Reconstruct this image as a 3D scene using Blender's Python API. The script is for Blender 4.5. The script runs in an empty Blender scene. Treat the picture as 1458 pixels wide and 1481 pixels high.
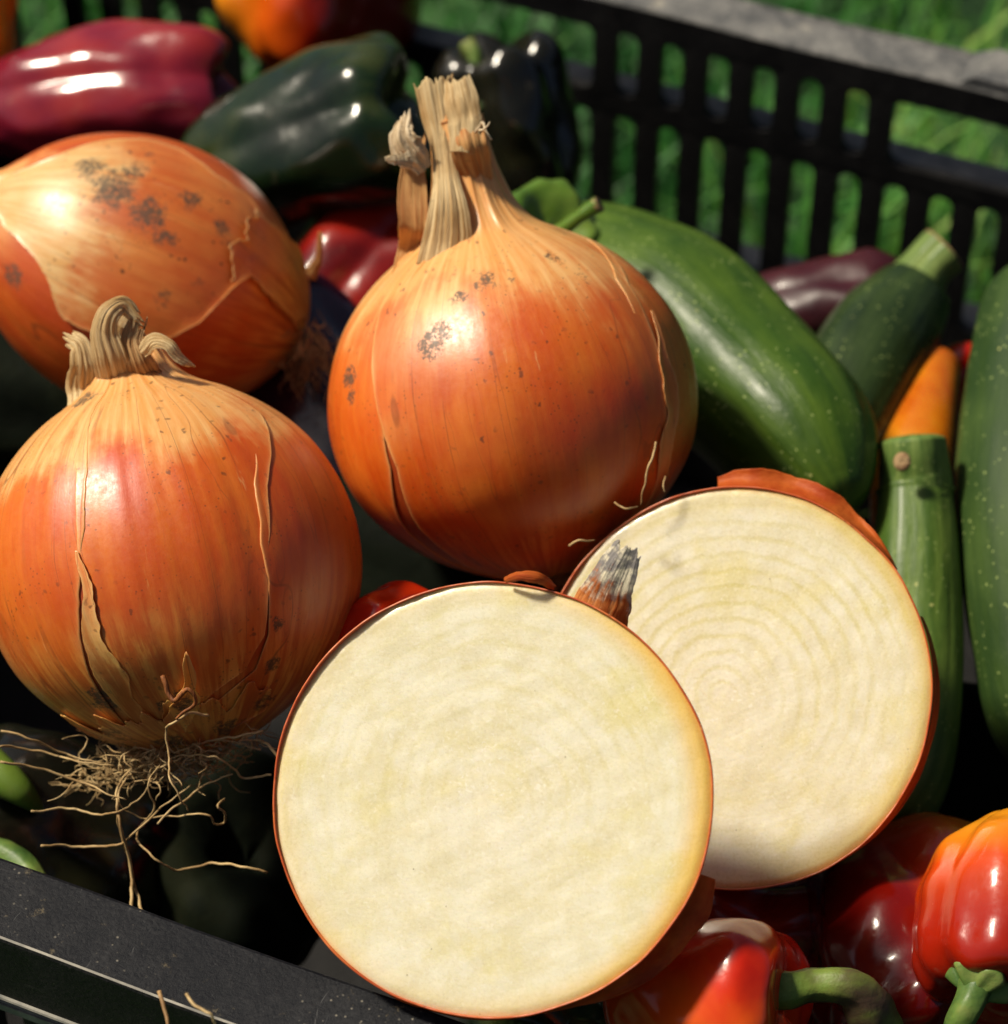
import bpy, math, random
import numpy as np
from mathutils import Matrix, Vector
rng = np.random.default_rng(7); random.seed(7)
SC = bpy.context.scene; COL = SC.collection

# ------------------------------------------------------------------ camera
F = 4030.0; CX, CY = 729.0, 740.5; S2 = math.sqrt(.5)
RIGHT = np.array([1., 0, 0]); UP = np.array([0, S2, S2]); FWD = np.array([0, S2, -S2])
CAM = -.68 * FWD
cam = bpy.data.cameras.new('camera'); camo = bpy.data.objects.new('camera', cam); COL.objects.link(camo)
camo.location = CAM; camo.rotation_euler = (math.radians(45), 0, 0)
cam.sensor_fit = 'VERTICAL'; cam.sensor_height = 36; cam.lens = F / 1481 * 36
cam.clip_start = .02; cam.clip_end = 300
cam.dof.use_dof = True; cam.dof.focus_distance = .615; cam.dof.aperture_fstop = 13
SC.camera = camo
# ------------------------------------------------------------------ light
SUN = np.array([-.57, .15, .80]); SUN /= np.linalg.norm(SUN)
w = bpy.data.worlds.new('World'); SC.world = w; w.use_nodes = True
nt = w.node_tree; bg = nt.nodes['Background']
sky = nt.nodes.new('ShaderNodeTexSky'); sky.sky_type = 'NISHITA'; sky.sun_disc = False
sky.sun_elevation = math.asin(SUN[2]); sky.sun_rotation = math.atan2(SUN[0], SUN[1])
nt.links.new(sky.outputs[0], bg.inputs[0]); bg.inputs[1].default_value = .050
sky.dust_density = 4.0; sky.air_density = .65
sl = bpy.data.lights.new('sun', 'SUN'); sl.energy = 4.7; sl.angle = math.radians(7); sl.color = (1, .90, .72)
so = bpy.data.objects.new('sun', sl); COL.objects.link(so); so.location = (-3, 0, 3)
so.rotation_euler = Vector(SUN).to_track_quat('Z', 'Y').to_euler()
SC.view_settings.view_transform = 'Standard'; SC.view_settings.look = 'None'
SC.view_settings.exposure = .15; SC.view_settings.gamma = 1

# ------------------------------------------------------------------ geometry helpers
def W(px, py, d):                       # photo pixel + distance along the view axis -> point
    return CAM + d * (FWD + (px - CX) / F * RIGHT - (py - CY) / F * UP)
def cv(x, y, z):                        # vector given as right / up / towards viewer
    return x * RIGHT + y * UP - z * FWD
def nrm(v): v = np.asarray(v, float); return v / np.linalg.norm(v)
def proj(P):
    q = P - CAM; d = q @ FWD
    return CX + F * (q @ RIGHT) / d, CY - F * (q @ UP) / d, d
def frame(zax, xhint, loc, s=1):
    z = nrm(zax); x = np.asarray(xhint, float); x = nrm(x - z * (x @ z)); y = np.cross(z, x)
    M = np.eye(4); M[:3, 0] = x * s; M[:3, 1] = y * s; M[:3, 2] = z * s; M[:3, 3] = loc
    return M
def xf(M, P): return P @ M[:3, :3].T + M[:3, 3]
def sn(P, seed, f=1.0, oct=3):          # smooth pseudo noise, about -1..1
    r = np.random.default_rng(seed); o = np.zeros(P.shape[:-1]); a = 1.; t = 0
    for k in range(oct):
        for j in range(4):
            d = r.normal(size=3); d /= np.linalg.norm(d)
            o += a * np.sin((P @ d) * f * (2 ** k) * (1 + .3 * r.random()) * 2 + r.random() * 6.28)
        t += a * 2; a *= .5
    return o / t
def pch(x, xs, ys):                     # smooth monotone-ish interpolation (Catmull-Rom)
    xs = np.asarray(xs, float); ys = np.asarray(ys, float); x = np.clip(x, xs[0], xs[-1])
    m = np.gradient(ys, xs); i = np.clip(np.searchsorted(xs, x) - 1, 0, len(xs) - 2)
    h = xs[i + 1] - xs[i]; t = (x - xs[i]) / h
    return (2*t**3 - 3*t**2 + 1) * ys[i] + (t**3 - 2*t**2 + t) * h * m[i] + (-2*t**3 + 3*t**2) * ys[i+1] + (t**3 - t**2) * h * m[i+1]
def curve(pts, n):                      # smooth curve through points
    pts = np.asarray(pts, float); c = np.r_[0, np.cumsum(np.linalg.norm(np.diff(pts, axis=0), axis=1))]; c /= c[-1]
    t = np.linspace(0, 1, n); return np.stack([pch(t, c, pts[:, k]) for k in range(pts.shape[1])], -1)
def gridf(n, m, wrap):                  # faces of an n x m vertex grid (second index may wrap)
    i, j = np.meshgrid(np.arange(n - 1), np.arange(m if wrap else m - 1), indexing='ij')
    j2 = (j + 1) % m
    return np.stack([i*m + j, i*m + j2, (i+1)*m + j2, (i+1)*m + j], -1).reshape(-1, 4)

def mesh(name, V, Fq, mat=None, smooth=True, attrs=None, tris=None):
    me = bpy.data.meshes.new(name); V = np.asarray(V, np.float32).reshape(-1, 3); Fq = np.asarray(Fq, np.int32).reshape(-1, 4)
    T = np.zeros((0, 3), np.int32) if tris is None else np.asarray(tris, np.int32).reshape(-1, 3)
    me.vertices.add(len(V)); me.vertices.foreach_set('co', V.ravel())
    me.loops.add(Fq.size + T.size); me.loops.foreach_set('vertex_index', np.r_[Fq.ravel(), T.ravel()])
    me.polygons.add(len(Fq) + len(T))
    me.polygons.foreach_set('loop_start', np.r_[np.arange(len(Fq)) * 4, len(Fq) * 4 + np.arange(len(T)) * 3].astype(np.int32))
    for k, a in (attrs or {}).items():
        a = np.asarray(a, np.float32)
        if a.ndim == 2: at = me.attributes.new(k, 'FLOAT_VECTOR', 'POINT'); at.data.foreach_set('vector', a.ravel())
        else: at = me.attributes.new(k, 'FLOAT', 'POINT'); at.data.foreach_set('value', a.ravel())
    me.update(calc_edges=True)
    me.polygons.foreach_set('use_smooth', np.full(len(me.polygons), smooth))
    if mat: me.materials.append(mat)
    return me
WM = {}                                 # wanted world matrices
def obj(name, me, parent=None, M=None, **props):
    o = bpy.data.objects.new(name, me); COL.objects.link(o); o.parent = parent
    WM[o.name] = np.eye(4) if M is None else M
    for k, v in props.items(): o[k] = v
    return o
def thing(name, label, cat, group=None, loc=None):
    o = obj(name, None); o['label'] = label; o['category'] = cat
    if group: o['group'] = group
    if loc is not None: WM[o.name][:3, 3] = loc
    o.empty_display_size = .02
    return o
def finish():                           # put each Empty at its thing's base, keep everything where it is
    roots = [o for o in COL.objects if o.parent is None and o.type == 'EMPTY']
    for r in roots:
        lo = None; pts = []
        for c in r.children_recursive:
            if c.type == 'MESH' and len(c.data.vertices):
                bb = np.array([list(v) for v in c.bound_box]); pts.append(xf(WM[c.name], bb))
        if pts:
            p = np.vstack(pts); M = np.eye(4); M[:3, 3] = [(p[:, 0].min() + p[:, 0].max()) / 2, (p[:, 1].min() + p[:, 1].max()) / 2, p[:, 2].min()]
            WM[r.name] = M
    for o in COL.objects:
        if o.name in WM:
            M = WM[o.name]
            if o.parent is not None: M = np.linalg.inv(WM[o.parent.name]) @ M
            o.matrix_basis = Matrix(M.tolist())

def sheet(P, thick, N=None):            # n x m grid of points -> closed thin sheet
    n, m = P.shape[:2]
    if N is None:
        du = np.gradient(P, axis=0); dv = np.gradient(P, axis=1); N = np.cross(du, dv); N /= np.linalg.norm(N, axis=-1, keepdims=True) + 1e-12
    A = P.reshape(-1, 3); B = (P - N * thick).reshape(-1, 3); f = gridf(n, m, False); o = n * m
    idx = np.arange(n * m).reshape(n, m)
    b = np.r_[idx[0, :], idx[1:, -1], idx[-1, -2::-1], idx[-2:0:-1, 0]]; b2 = np.roll(b, -1)
    side = np.stack([b, b + o, b2 + o, b2], -1)
    return np.vstack([A, B]), np.vstack([f, f[:, ::-1] + o, side])
def tube(pts, rad, k=6, n=None, cap=True, uv=False, ecc=None, up=None):
    P = curve(pts, n) if n else np.asarray(pts, float); n = len(P)
    T = np.gradient(P, axis=0); T /= np.linalg.norm(T, axis=1, keepdims=True) + 1e-12
    u = nrm(np.cross(T[0], up if up is not None else [.3, .2, .9])); U = []
    for t in T: u = nrm(u - t * (u @ t)); U.append(u)
    U = np.array(U); B = np.cross(T, U); th = np.arange(k) / k * 2 * np.pi
    r = np.full(n, rad) if np.isscalar(rad) else np.interp(np.linspace(0, 1, n), np.linspace(0, 1, len(rad)), rad)
    V = P[:, None] + r[:, None, None] * (np.cos(th)[None, :, None] * U[:, None] + np.sin(th)[None, :, None] * B[:, None])
    V = V.reshape(-1, 3); f = gridf(n, k, True)[:, ::-1]; t = None
    if cap:
        V = np.vstack([V, P[0], P[-1]]); a = np.arange(k); b = (a + 1) % k
        t = np.vstack([np.stack([np.full(k, n*k), a, b], -1), np.stack([np.full(k, n*k+1), (n-1)*k + b, (n-1)*k + a], -1)])
    return V, f, t
def join(parts):
    V = []; Q = []; T = []; o = 0
    for v, f, t in parts:
        V.append(v); Q.append(f + o)
        if t is not None: T.append(t + o)
        o += len(v)
    return np.vstack(V), np.vstack(Q), (np.vstack(T) if T else None)

# ------------------------------------------------------------------ material helpers
class G:
    def __init__(s, name):
        s.m = bpy.data.materials.new(name); s.m.use_nodes = True; s.t = s.m.node_tree; s.b = s.t.nodes['Principled BSDF']; s.out = s.t.nodes['Material Output']
    def n(s, typ, ins=None, out=0, **pr):
        nd = s.t.nodes.new('ShaderNode' + typ)
        for k, v in pr.items(): setattr(nd, k, v)
        for k, v in (ins or {}).items(): s.set(nd.inputs[k], v)
        return nd.outputs[out]
    def set(s, sock, v):
        if isinstance(v, bpy.types.NodeSocket): s.t.links.new(v, sock); return
        if sock.type == 'RGBA' and len(v) == 3: v = (*v, 1)
        sock.default_value = v
    def P(s, **k):
        for a, v in k.items(): s.set(s.b.inputs[a.replace('_', ' ')], v)
    def ma(s, op, a, b=0., c=0., clamp=False): return s.n('Math', {0: a, 1: b, 2: c}, operation=op, use_clamp=clamp)
    def mix(s, f, a, b, mode='MIX'): return s.n('Mix', {0: f, 6: a, 7: b}, out=2, data_type='RGBA', blend_type=mode)
    def noise(s, v, scale, det=3., rough=.5, dist=0., out=0): return s.n('TexNoise', {'Vector': v, 'Scale': scale, 'Detail': det, 'Roughness': rough, 'Distortion': dist}, out=out)
    def vor(s, v, scale, feat='F1'): return s.n('TexVoronoi', {'Vector': v, 'Scale': scale}, feature=feat)
    def ss(s, x, a, b): return s.n('MapRange', {0: x, 1: a, 2: b, 3: 0., 4: 1.}, interpolation_type='SMOOTHSTEP')
    def lin(s, x, a, b, c, d): return s.n('MapRange', {0: x, 1: a, 2: b, 3: c, 4: d})
    def ramp(s, f, stops):
        o = s.n('ValToRGB', {0: f}); cr = o.node.color_ramp
        while len(cr.elements) > 1: cr.elements.remove(cr.elements[-1])
        for i, (p, c) in enumerate(stops):
            e = cr.elements[0] if i == 0 else cr.elements.new(p)
            e.position = p; e.color = (*c, 1)
        return o
    def objc(s): return s.n('TexCoord', out=3)
    def attr(s, name, out=2): return s.n('Attribute', attribute_name=name, out=out)
    def xyz(s, v): nd = s.n('SeparateXYZ', {0: v}).node; return nd.outputs
    def cmb(s, x, y, z): return s.n('CombineXYZ', {0: x, 1: y, 2: z})
    def vm(s, op, a, b=(0, 0, 0)): return s.n('VectorMath', {0: a, 1: b}, operation=op)
    def scale(s, a, f): return s.n('VectorMath', {0: a, 'Scale': f}, operation='SCALE')
    def bump(s, h, dist, st=1., nor=None):
        d = {'Height': h, 'Distance': dist, 'Strength': st}
        if nor is not None: d['Normal'] = nor
        return s.n('Bump', d)
    def translucent(s, col, amt):
        tr = s.n('BsdfTranslucent', {'Color': col}); mx = s.n('MixShader', {0: amt, 1: s.b.outputs[0], 2: tr}); s.t.links.new(mx, s.out.inputs[0])

def onion_mat(name, R, seed, deep=(.56, .066, .003), mid=(.73, .170, .014), pale=(.82, .46, .18), top=(.30, .85), bottom=(.45, .95), mould=.5, yellow=(.84, .42, .09), rough=.36, transl=0):
    g = G(name); p = g.vm('SCALE', g.objc()); p.node.inputs['Scale'].default_value = 1 / R
    q = g.xyz(p); x, y, z = q[0], q[1], q[2]
    rho = g.ma('SQRT', g.ma('ADD', g.ma('MULTIPLY', x, x), g.ma('MULTIPLY', y, y))); rho = g.ma('MAXIMUM', rho, .02)
    cx, cy = g.ma('DIVIDE', x, rho), g.ma('DIVIDE', y, rho)
    wob = g.noise(p, 1.3, 2.)
    V1 = g.vm('ADD', g.cmb(cx, cy, g.ma('MULTIPLY', z, .13)), (seed * 3.1, seed * 1.7, seed)); V0 = g.vm('ADD', g.vm('ADD', g.cmb(cx, cy, g.ma('MULTIPLY', z, .03)), (seed, seed * 2.7, seed)), g.cmb(g.ma('MULTIPLY', wob, .16), 0., 0.)); V1 = g.vm('ADD', V1, g.cmb(g.ma('MULTIPLY', wob, .22), 0., 0.))
    Vb = g.vm('ADD', p, (seed * 2.3, seed * 5.1, seed))
    n1 = g.noise(V1, 17., 6., .62); n2 = g.noise(V1, 3.2, 3.); n3 = g.noise(Vb, 2.2, 5., .55); n5 = g.noise(Vb, 30., 4., .7)
    f = g.ma('ADD', g.ma('MULTIPLY', n1, .36), g.ma('ADD', g.ma('MULTIPLY', n2, .55), g.ma('MULTIPLY', n3, .45)))
    col = g.mix(g.ss(f, .52, .90), deep, mid)
    red = g.ss(g.noise(Vb, 1.6, 3.), .52, .72); col = g.mix(g.ma('MULTIPLY', red, .45), col, (deep[0] * .95, deep[1] * .55, deep[2] * 1.2))
    zn = g.ma('ADD', z, g.ma('MULTIPLY', g.ma('SUBTRACT', g.ma('ADD', n3, g.ma('MULTIPLY', n1, .30)), .65), 1.1))
    pf = g.ma('ADD', g.ss(zn, *top), g.attr('pale'), clamp=True)
    pcol = g.mix(g.ss(n1, .28, .74), (pale[0] * .88, pale[1] * .66, pale[2] * .42), pale)
    col = g.mix(g.ma('MULTIPLY', pf, .92), col, pcol)
    bf = g.ss(g.ma('MULTIPLY', zn, -1.), *bottom); col = g.mix(g.ma('MULTIPLY', bf, .8), col, g.mix(g.ss(n1, .4, .62), (.5, .13, .02), yellow))
    # thin veins running pole to pole
    for sc, wd, k in ((4.3, .0075, .55), (7.7, .007, .38)):
        v = g.ma('ABSOLUTE', g.ma('SUBTRACT', g.noise(V0, sc, 0.), .5)); v = g.ma('MULTIPLY', g.ma('SUBTRACT', 1., g.ss(v, wd * .2, wd)), g.ss(n3, .35, .6))
        col = g.mix(g.ma('MULTIPLY', v, k), col, (.16, .035, .008))
    # flaky lighter scars
    fl = g.ss(g.noise(V1, 9., 4., .75), .66, .72); col = g.mix(g.ma('MULTIPLY', fl, .35), col, pale)
    # soil and mould specks
    ma_ = g.attr('mould'); m1 = g.ss(g.ma('ADD', g.ma('MULTIPLY', ma_, .355), g.ma('ADD', g.ma('MULTIPLY', g.noise(Vb, 11., 8., .85), .75), g.ma('MULTIPLY', g.noise(Vb, 60., 4., .8), .25))), .745, .82)
    m1 = g.ma('MULTIPLY', m1, g.ma('MULTIPLY', g.ss(ma_, .03, .2), g.ss(g.ma('ADD', g.noise(Vb, 34., 5., .8), g.ma('MULTIPLY', ma_, .05)), .46, .55)))
    sp = g.ss(g.vor(g.vm('ADD', Vb, g.scale(g.noise(Vb, 20., 2., out=1), .06)), 13.), .22, .10); sp = g.ma('MULTIPLY', sp, g.ss(g.noise(Vb, 1.9, 4., .7), .53 - .10 * mould, .62))
    sp2 = g.ss(g.vor(Vb, 34.), .24, .10); sp2 = g.ma('MULTIPLY', sp2, g.ss(g.noise(Vb, 3.1, 5., .7), .50, .60))
    sp = g.ma('MAXIMUM', g.ma('MULTIPLY', sp, mould), g.ma('MULTIPLY', sp2, mould * .8))
    col = g.mix(g.ma('MULTIPLY', m1, .88), col, g.mix(n5, (.016, .012, .008), (.085, .066, .034)))
    col = g.mix(sp, col, (.05, .025, .012))
    g.P(Base_Color=col, Roughness=g.lin(g.ma('ADD', n5, g.ma('MULTIPLY', m1, .8)), .3, 1.2, rough - .04, rough + .33), Specular_IOR_Level=.55, Coat_Weight=.35, Coat_Roughness=g.lin(n5, .3, .7, .30, .48))
    h = g.ma('ADD', g.ma('MULTIPLY', n1, .38), g.ma('ADD', g.ma('MULTIPLY', n5, .26), g.ma('MULTIPLY', n3, .8)))
    g.P(Normal=g.bump(h, .00035, .5))
    g.P(Subsurface_Weight=.12, Subsurface_Scale=.003); g.P(Subsurface_Radius=(1., .35, .1))
    if transl: g.translucent(g.mix(.5, col, (.9, .35, .06)), transl)
    return g.m
def paper_mat(name, a=(.46, .26, .09), b=(.78, .60, .33), spots=.5, transl=.18, su=26., sv=1.6, tip=None, seed=0):
    g = G(name); u = g.attr('uvw', 1); v = g.xyz(u)
    V = g.vm('ADD', g.cmb(g.ma('MULTIPLY', v[0], su), g.ma('MULTIPLY', v[1], sv), v[2]), (seed, seed * 2, 0)); o = g.objc()
    n1 = g.noise(V, 1., 5., .6); n2 = g.noise(o, 260., 5., .65); n3 = g.noise(o, 90., 3.)
    c = g.mix(g.ss(g.ma('ADD', g.ma('MULTIPLY', n1, .7), g.ma('MULTIPLY', n3, .3)), .36, .62), a, b)
    if tip is not None:
        tf = g.ss(g.ma('ADD', v[1], g.ma('MULTIPLY', g.ma('SUBTRACT', g.ma('ADD', n2, n1), 1.), 1.1)), *tip[0]); c = g.mix(tf, c, g.mix(g.ss(n2, .4, .6), tip[1], tip[2]))
    s = g.ss(g.noise(o, 420., 6., .75), .62, .70); c = g.mix(g.ma('MULTIPLY', s, spots), c, (.06, .04, .025))
    g.P(Base_Color=c, Roughness=.55, Specular_IOR_Level=.3, Normal=g.bump(g.ma('ADD', n1, g.ma('MULTIPLY', n2, .3)), .0009, .8))
    g.translucent(c, transl); return g.m
def veg_mat(name, cols, scale=28., seed=0, rough=.16, coat=.35, axis=None, specks=None, bumps=.3, thr=(.3, .7), dirt=.15, spec=.42):
    g = G(name); o = g.vm('ADD', g.objc(), (seed * .7, seed * .31, seed * .13)); n = g.noise(o, scale, 4., .55, .4); n2 = g.noise(o, scale * 14, 4., .6)
    f = g.ss(n, *thr)
    if axis is not None:                # gradient along one of the object's own axes
        q = g.xyz(g.objc()); f = g.ss(g.ma('ADD', q[axis[0]], g.ma('MULTIPLY', g.ma('SUBTRACT', n, .5), axis[3])), axis[1], axis[2])
    c = g.ramp(f, [(i / (len(cols) - 1), k) for i, k in enumerate(cols)])
    if specks: c = g.mix(g.ma('MULTIPLY', g.ss(g.vor(o, specks[0]), .2, .08), g.ss(g.noise(o, 60., 3.), .4, .6)), c, specks[1])
    d = g.ss(g.noise(o, 140., 6., .7), .62, .74); c = g.mix(g.ma('MULTIPLY', d, dirt), c, (.25, .2, .13))
    g.P(Base_Color=c, Roughness=g.lin(n2, .3, .7, rough, rough + .14), Coat_Weight=coat * .55, Coat_Roughness=.10, Specular_IOR_Level=spec)
    g.P(Normal=g.bump(g.ma('ADD', g.noise(o, 75., 3.), g.ma('ADD', g.ma('MULTIPLY', n2, .12), g.ma('MULTIPLY', g.noise(o, 900., 2.), .03))), .0016, bumps)); g.P(Subsurface_Weight=.08, Subsurface_Scale=.004, Subsurface_Radius=(1., .3, .15))
    return g.m
def zuc_mat(name, a, b, speck=(.30, .38, .12), seed=0, rough=.3, yel=None, stripe=.5):
    g = G(name); u = g.xyz(g.attr('uvw', 1)); o = g.vm('ADD', g.objc(), (seed, 0, seed * .5))
    V = g.vm('ADD', g.cmb(u[0], u[1], g.ma('MULTIPLY', u[2], .16)), (seed, seed, seed)); n1 = g.noise(V, 4., 5., .6); n3 = g.noise(o, 40., 4.)
    c = g.mix(g.ss(g.ma('ADD', g.ma('MULTIPLY', n1, stripe), g.ma('MULTIPLY', n3, 1 - stripe)), .36, .66), a, b)
    if yel: c = g.mix(g.ma('MULTIPLY', g.ss(g.ma('ADD', u[2], g.ma('MULTIPLY', n3, yel[2])), yel[0], yel[1]), .8), c, yel[3])
    ow = g.vm('ADD', o, g.scale(g.noise(o, 300., 2., out=1), .002))
    s = g.ma('MULTIPLY', g.ss(g.vor(ow, 520.), .22, .10), g.ss(g.noise(o, 120., 3.), .42, .58)); c = g.mix(g.ma('MULTIPLY', s, .85), c, speck)
    s = g.ma('MULTIPLY', g.ss(g.vor(ow, 170.), .10, .05), g.ss(g.noise(o, 50., 3.), .5, .6)); c = g.mix(s, c, (speck[0] * 1.2, speck[1], speck[2]))
    sc = g.ss(g.noise(V, 7., 7., .8), .70, .74); c = g.mix(g.ma('MULTIPLY', sc, .6), c, (.28, .22, .12))
    g.P(Base_Color=c, Roughness=g.lin(n3, .3, .7, rough + .06, rough + .22), Specular_IOR_Level=.30, Coat_Weight=.06, Coat_Roughness=.2)
    g.P(Normal=g.bump(g.ma('ADD', g.ma('MULTIPLY', n1, .8), g.ma('MULTIPLY', g.noise(o, 450., 3.), .25)), .0011, .5)); return g.m
def plain(name, c, c2=None, scale=60., rough=.5, bump=.0004, spec=.4, metal=0, seed=0):
    g = G(name); o = g.vm('ADD', g.objc(), (seed, seed, seed)); n = g.noise(o, scale, 6., .65)
    g.P(Base_Color=g.mix(g.ss(n, .35, .65), c, c2 or c), Roughness=rough, Specular_IOR_Level=spec, Normal=g.bump(n, bump, .8)); return g.m

# =================================================================== SETTING
ZR = -.016                              # height of the crate's rim
YAW = math.atan2(-.39, .92)
CU = np.array([math.cos(YAW), math.sin(YAW), 0]); CV = np.array([-math.sin(YAW), math.cos(YAW), 0])
def on_plane(px, py, z):
    d = W(px, py, 1) - CAM; return CAM + d * ((z - CAM[2]) / d[2])
vb = on_plane(1150, 65, ZR) @ CV; vf = on_plane(300, 1345, ZR) @ CV
ub = on_plane(838, 0, ZR) @ CU
ZG = ZR - .235
def crate_frame(u, v, z): M = np.eye(4); M[:3, 0] = CU; M[:3, 1] = CV; M[:3, 3] = CU * u + CV * v + np.array([0, 0, z]); return M

gg = G('lawn_soil'); o_ = gg.objc(); n_ = gg.noise(o_, 9., 6., .6)
gg.P(Base_Color=gg.mix(gg.ss(n_, .35, .65), (.012, .045, .012), (.03, .09, .022)), Roughness=.95, Normal=gg.bump(gg.noise(o_, 60., 6.), .01, 1.))
m = 60
obj('ground', mesh('ground', [(-m, -m, ZG), (m, -m, ZG), (m, m, ZG), (-m, m, ZG)], [(0, 1, 2, 3)], gg.m), kind='structure')
def grass():
    n = 46000; r = np.random.default_rng(3)
    x = r.uniform(-1.0, 1.5, n); y = r.uniform(-.25, 2.0, n)
    P = np.stack([x, y, np.full(n, ZG)], -1); a = P @ CU; b = P @ CV
    keep = ~((np.abs(a - .02) < .31) & (b > vf - .03) & (b < vb + .03)); P = P[keep]; n = len(P)
    clump = sn(P, 5, 9., 3); az = r.uniform(0, 6.28, n) ; L = r.uniform(.035, .085, n) * (1 + .5 * clump); lean = r.uniform(.2, 1.1, n); wd = r.uniform(.0012, .0028, n)
    d = np.stack([np.cos(az), np.sin(az), 0 * az], -1); s = np.stack([-np.sin(az), np.cos(az), 0 * az], -1); V = []
    for t in (0, .35, .7, 1.):
        c = P + d * (L * lean * t * t)[:, None]; c[:, 2] += L * t * (1 - .3 * lean * t); ww = wd * (1 - t * .93)
        V += [c - s * ww[:, None], c + s * ww[:, None]]
    V = np.stack(V, 1); i = np.arange(n)[:, None] * 8
    Fq = np.concatenate([i + np.array([2*k, 2*k+1, 2*k+3, 2*k+2]) for k in range(3)], 0)
    tone = np.repeat(np.clip(.5 + .45 * sn(P, 9, 7., 2) + r.normal(0, .22, n), 0, 1), 8)
    g = G('grass_blade'); t = g.attr('tone')
    c = g.ramp(t, [(0, (.014, .075, .014)), (.45, (.04, .20, .032)), (.85, (.13, .34, .055)), (1, (.28, .42, .09))])
    g.P(Base_Color=c, Roughness=.5, Specular_IOR_Level=.3); g.translucent(c, .3)
    obj('grass', mesh('grass', V.reshape(-1, 3), Fq, g.m, attrs={'tone': tone}), kind='stuff', label='green lawn grass growing behind and around the black crate')
grass()

# =================================================================== CRATE
g = G('black_plastic'); o_ = g.objc(); n_ = g.noise(o_, 55., 8., .7); n2_ = g.noise(o_, 700., 5., .7); nd_ = g.n('NewGeometry', out=1)
dust = g.ma('MULTIPLY', g.ss(g.ma('ADD', g.ma('MULTIPLY', n_, .6), g.ma('MULTIPLY', n2_, .4)), .36, .72), .32)
c = g.mix(dust, (.004, .004, .005), (.05, .048, .045)); sc_ = g.ss(g.noise(g.vm('MULTIPLY', o_, (40, 400, 400)), 1., 5., .8), .62, .72)
c = g.mix(g.ma('MULTIPLY', sc_, .12), c, (.2, .19, .17)); grit = g.ss(g.vor(o_, 420.), .16, .07); grit = g.ma('MULTIPLY', grit, g.ss(n_, .52, .66)); c = g.mix(g.ma('MULTIPLY', grit, .3), c, (.3, .28, .22))
g.P(Base_Color=c, Roughness=g.lin(n_, .3, .7, .45, .7), Specular_IOR_Level=.22, Normal=g.bump(g.ma('ADD', n_, g.ma('MULTIPLY', n2_, .5)), .0012, .7)); PLAS = g.m
g = G('sunlit_worn_top'); o_ = g.objc(); n_ = g.noise(o_, 70., 8., .7); n2_ = g.noise(o_, 600., 5., .7)  # sunlit grey painted onto the black plastic's top, with random wear
w_ = g.ss(g.ma('ADD', g.ma('MULTIPLY', n_, .65), g.ma('MULTIPLY', n2_, .35)), .38, .66); c = g.mix(w_, (.055, .058, .062), (.24, .235, .22))
c = g.mix(g.ss(g.noise(o_, 34., 7., .75), .60, .66), c, (.36, .33, .26))
g.P(Base_Color=c, Roughness=.5, Specular_IOR_Level=.5, Normal=g.bump(g.ma('ADD', n_, n2_), .0012, .7)); PTOP = g.m
def front_plastic():
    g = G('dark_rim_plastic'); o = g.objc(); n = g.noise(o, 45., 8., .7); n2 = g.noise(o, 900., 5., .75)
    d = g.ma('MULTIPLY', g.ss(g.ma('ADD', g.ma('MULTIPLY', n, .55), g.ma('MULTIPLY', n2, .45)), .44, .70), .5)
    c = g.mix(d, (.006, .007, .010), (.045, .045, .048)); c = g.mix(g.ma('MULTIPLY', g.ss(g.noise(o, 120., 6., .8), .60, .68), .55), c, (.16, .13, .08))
    gr = g.ma('MULTIPLY', g.ss(g.vor(o, 520.), .2, .08), g.ss(n, .5, .62)); c = g.mix(g.ma('MULTIPLY', gr, g.noise(o, 300., 2.)), c, (.42, .38, .30))
    sx = g.ss(g.noise(g.vm('MULTIPLY', g.vm('ADD', o, g.scale(g.noise(o, 60., 2., out=1), .01)), (900, 60, 60)), 1., 3., .8), .66, .72); c = g.mix(g.ma('MULTIPLY', sx, .25), c, (.2, .2, .2))
    g.P(Base_Color=c, Roughness=g.lin(n2, .3, .7, .36, .62), Specular_IOR_Level=.16, Normal=g.bump(g.ma('ADD', n, g.ma('MULTIPLY', n2, .6)), .0004, .7)); return g.m
PDARK = front_plastic(); LEDGE = plain('sunlit_plastic', (.34, .32, .27), (.16, .155, .14), 90., .55)  # LEDGE: pale colour paints sunlight on the ledges and front rim beads
def boxm(name, x0, x1, y0, y1, z0, z1, mat, bev=.0006):
    import bmesh
    bm = bmesh.new(); bmesh.ops.create_cube(bm, size=1)
    for v in bm.verts: v.co = ((x0 + x1) / 2 + v.co.x * (x1 - x0), (y0 + y1) / 2 + v.co.y * (y1 - y0), (z0 + z1) / 2 + v.co.z * (z1 - z0))
    if bev: bmesh.ops.bevel(bm, geom=bm.edges[:], offset=bev, segments=2, affect='EDGES')
    me = bpy.data.meshes.new(name); bm.to_mesh(me); bm.free(); me.materials.append(mat); return me
def bar_mesh(name, pitch, slot, h, th, mat):
    r = slot / 2; k = 8; hw = pitch / 2; R = []
    for i in range(k + 1):              # right-hand side outline, top to bottom
        a = math.pi / 2 * (1 - i / k); R.append((hw - r * math.cos(a), -(r - r * math.sin(a))))
    R2 = [(x, -h - z) for x, z in R[::-1]]; R = R + R2; n = len(R)
    V = [];
    for y in (0, th):
        for x, z in R: V.append((x, y, z)); V.append((-x, y, z))
    Q = []; o = 2 * n
    for i in range(n - 1):
        a, b, c2, d = 2*i, 2*i+1, 2*i+3, 2*i+2
        Q += [(a, d, c2, b), (a+o, b+o, c2+o, d+o), (a, a+o, d+o, d), (b, c2, c2+o, b+o)]
    return mesh(name, V, Q, mat, smooth=False)
crate = thing('vegetable_crate', 'black slotted plastic crate with worn rim coloured sunlit grey holding all the vegetables', 'crate')
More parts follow.
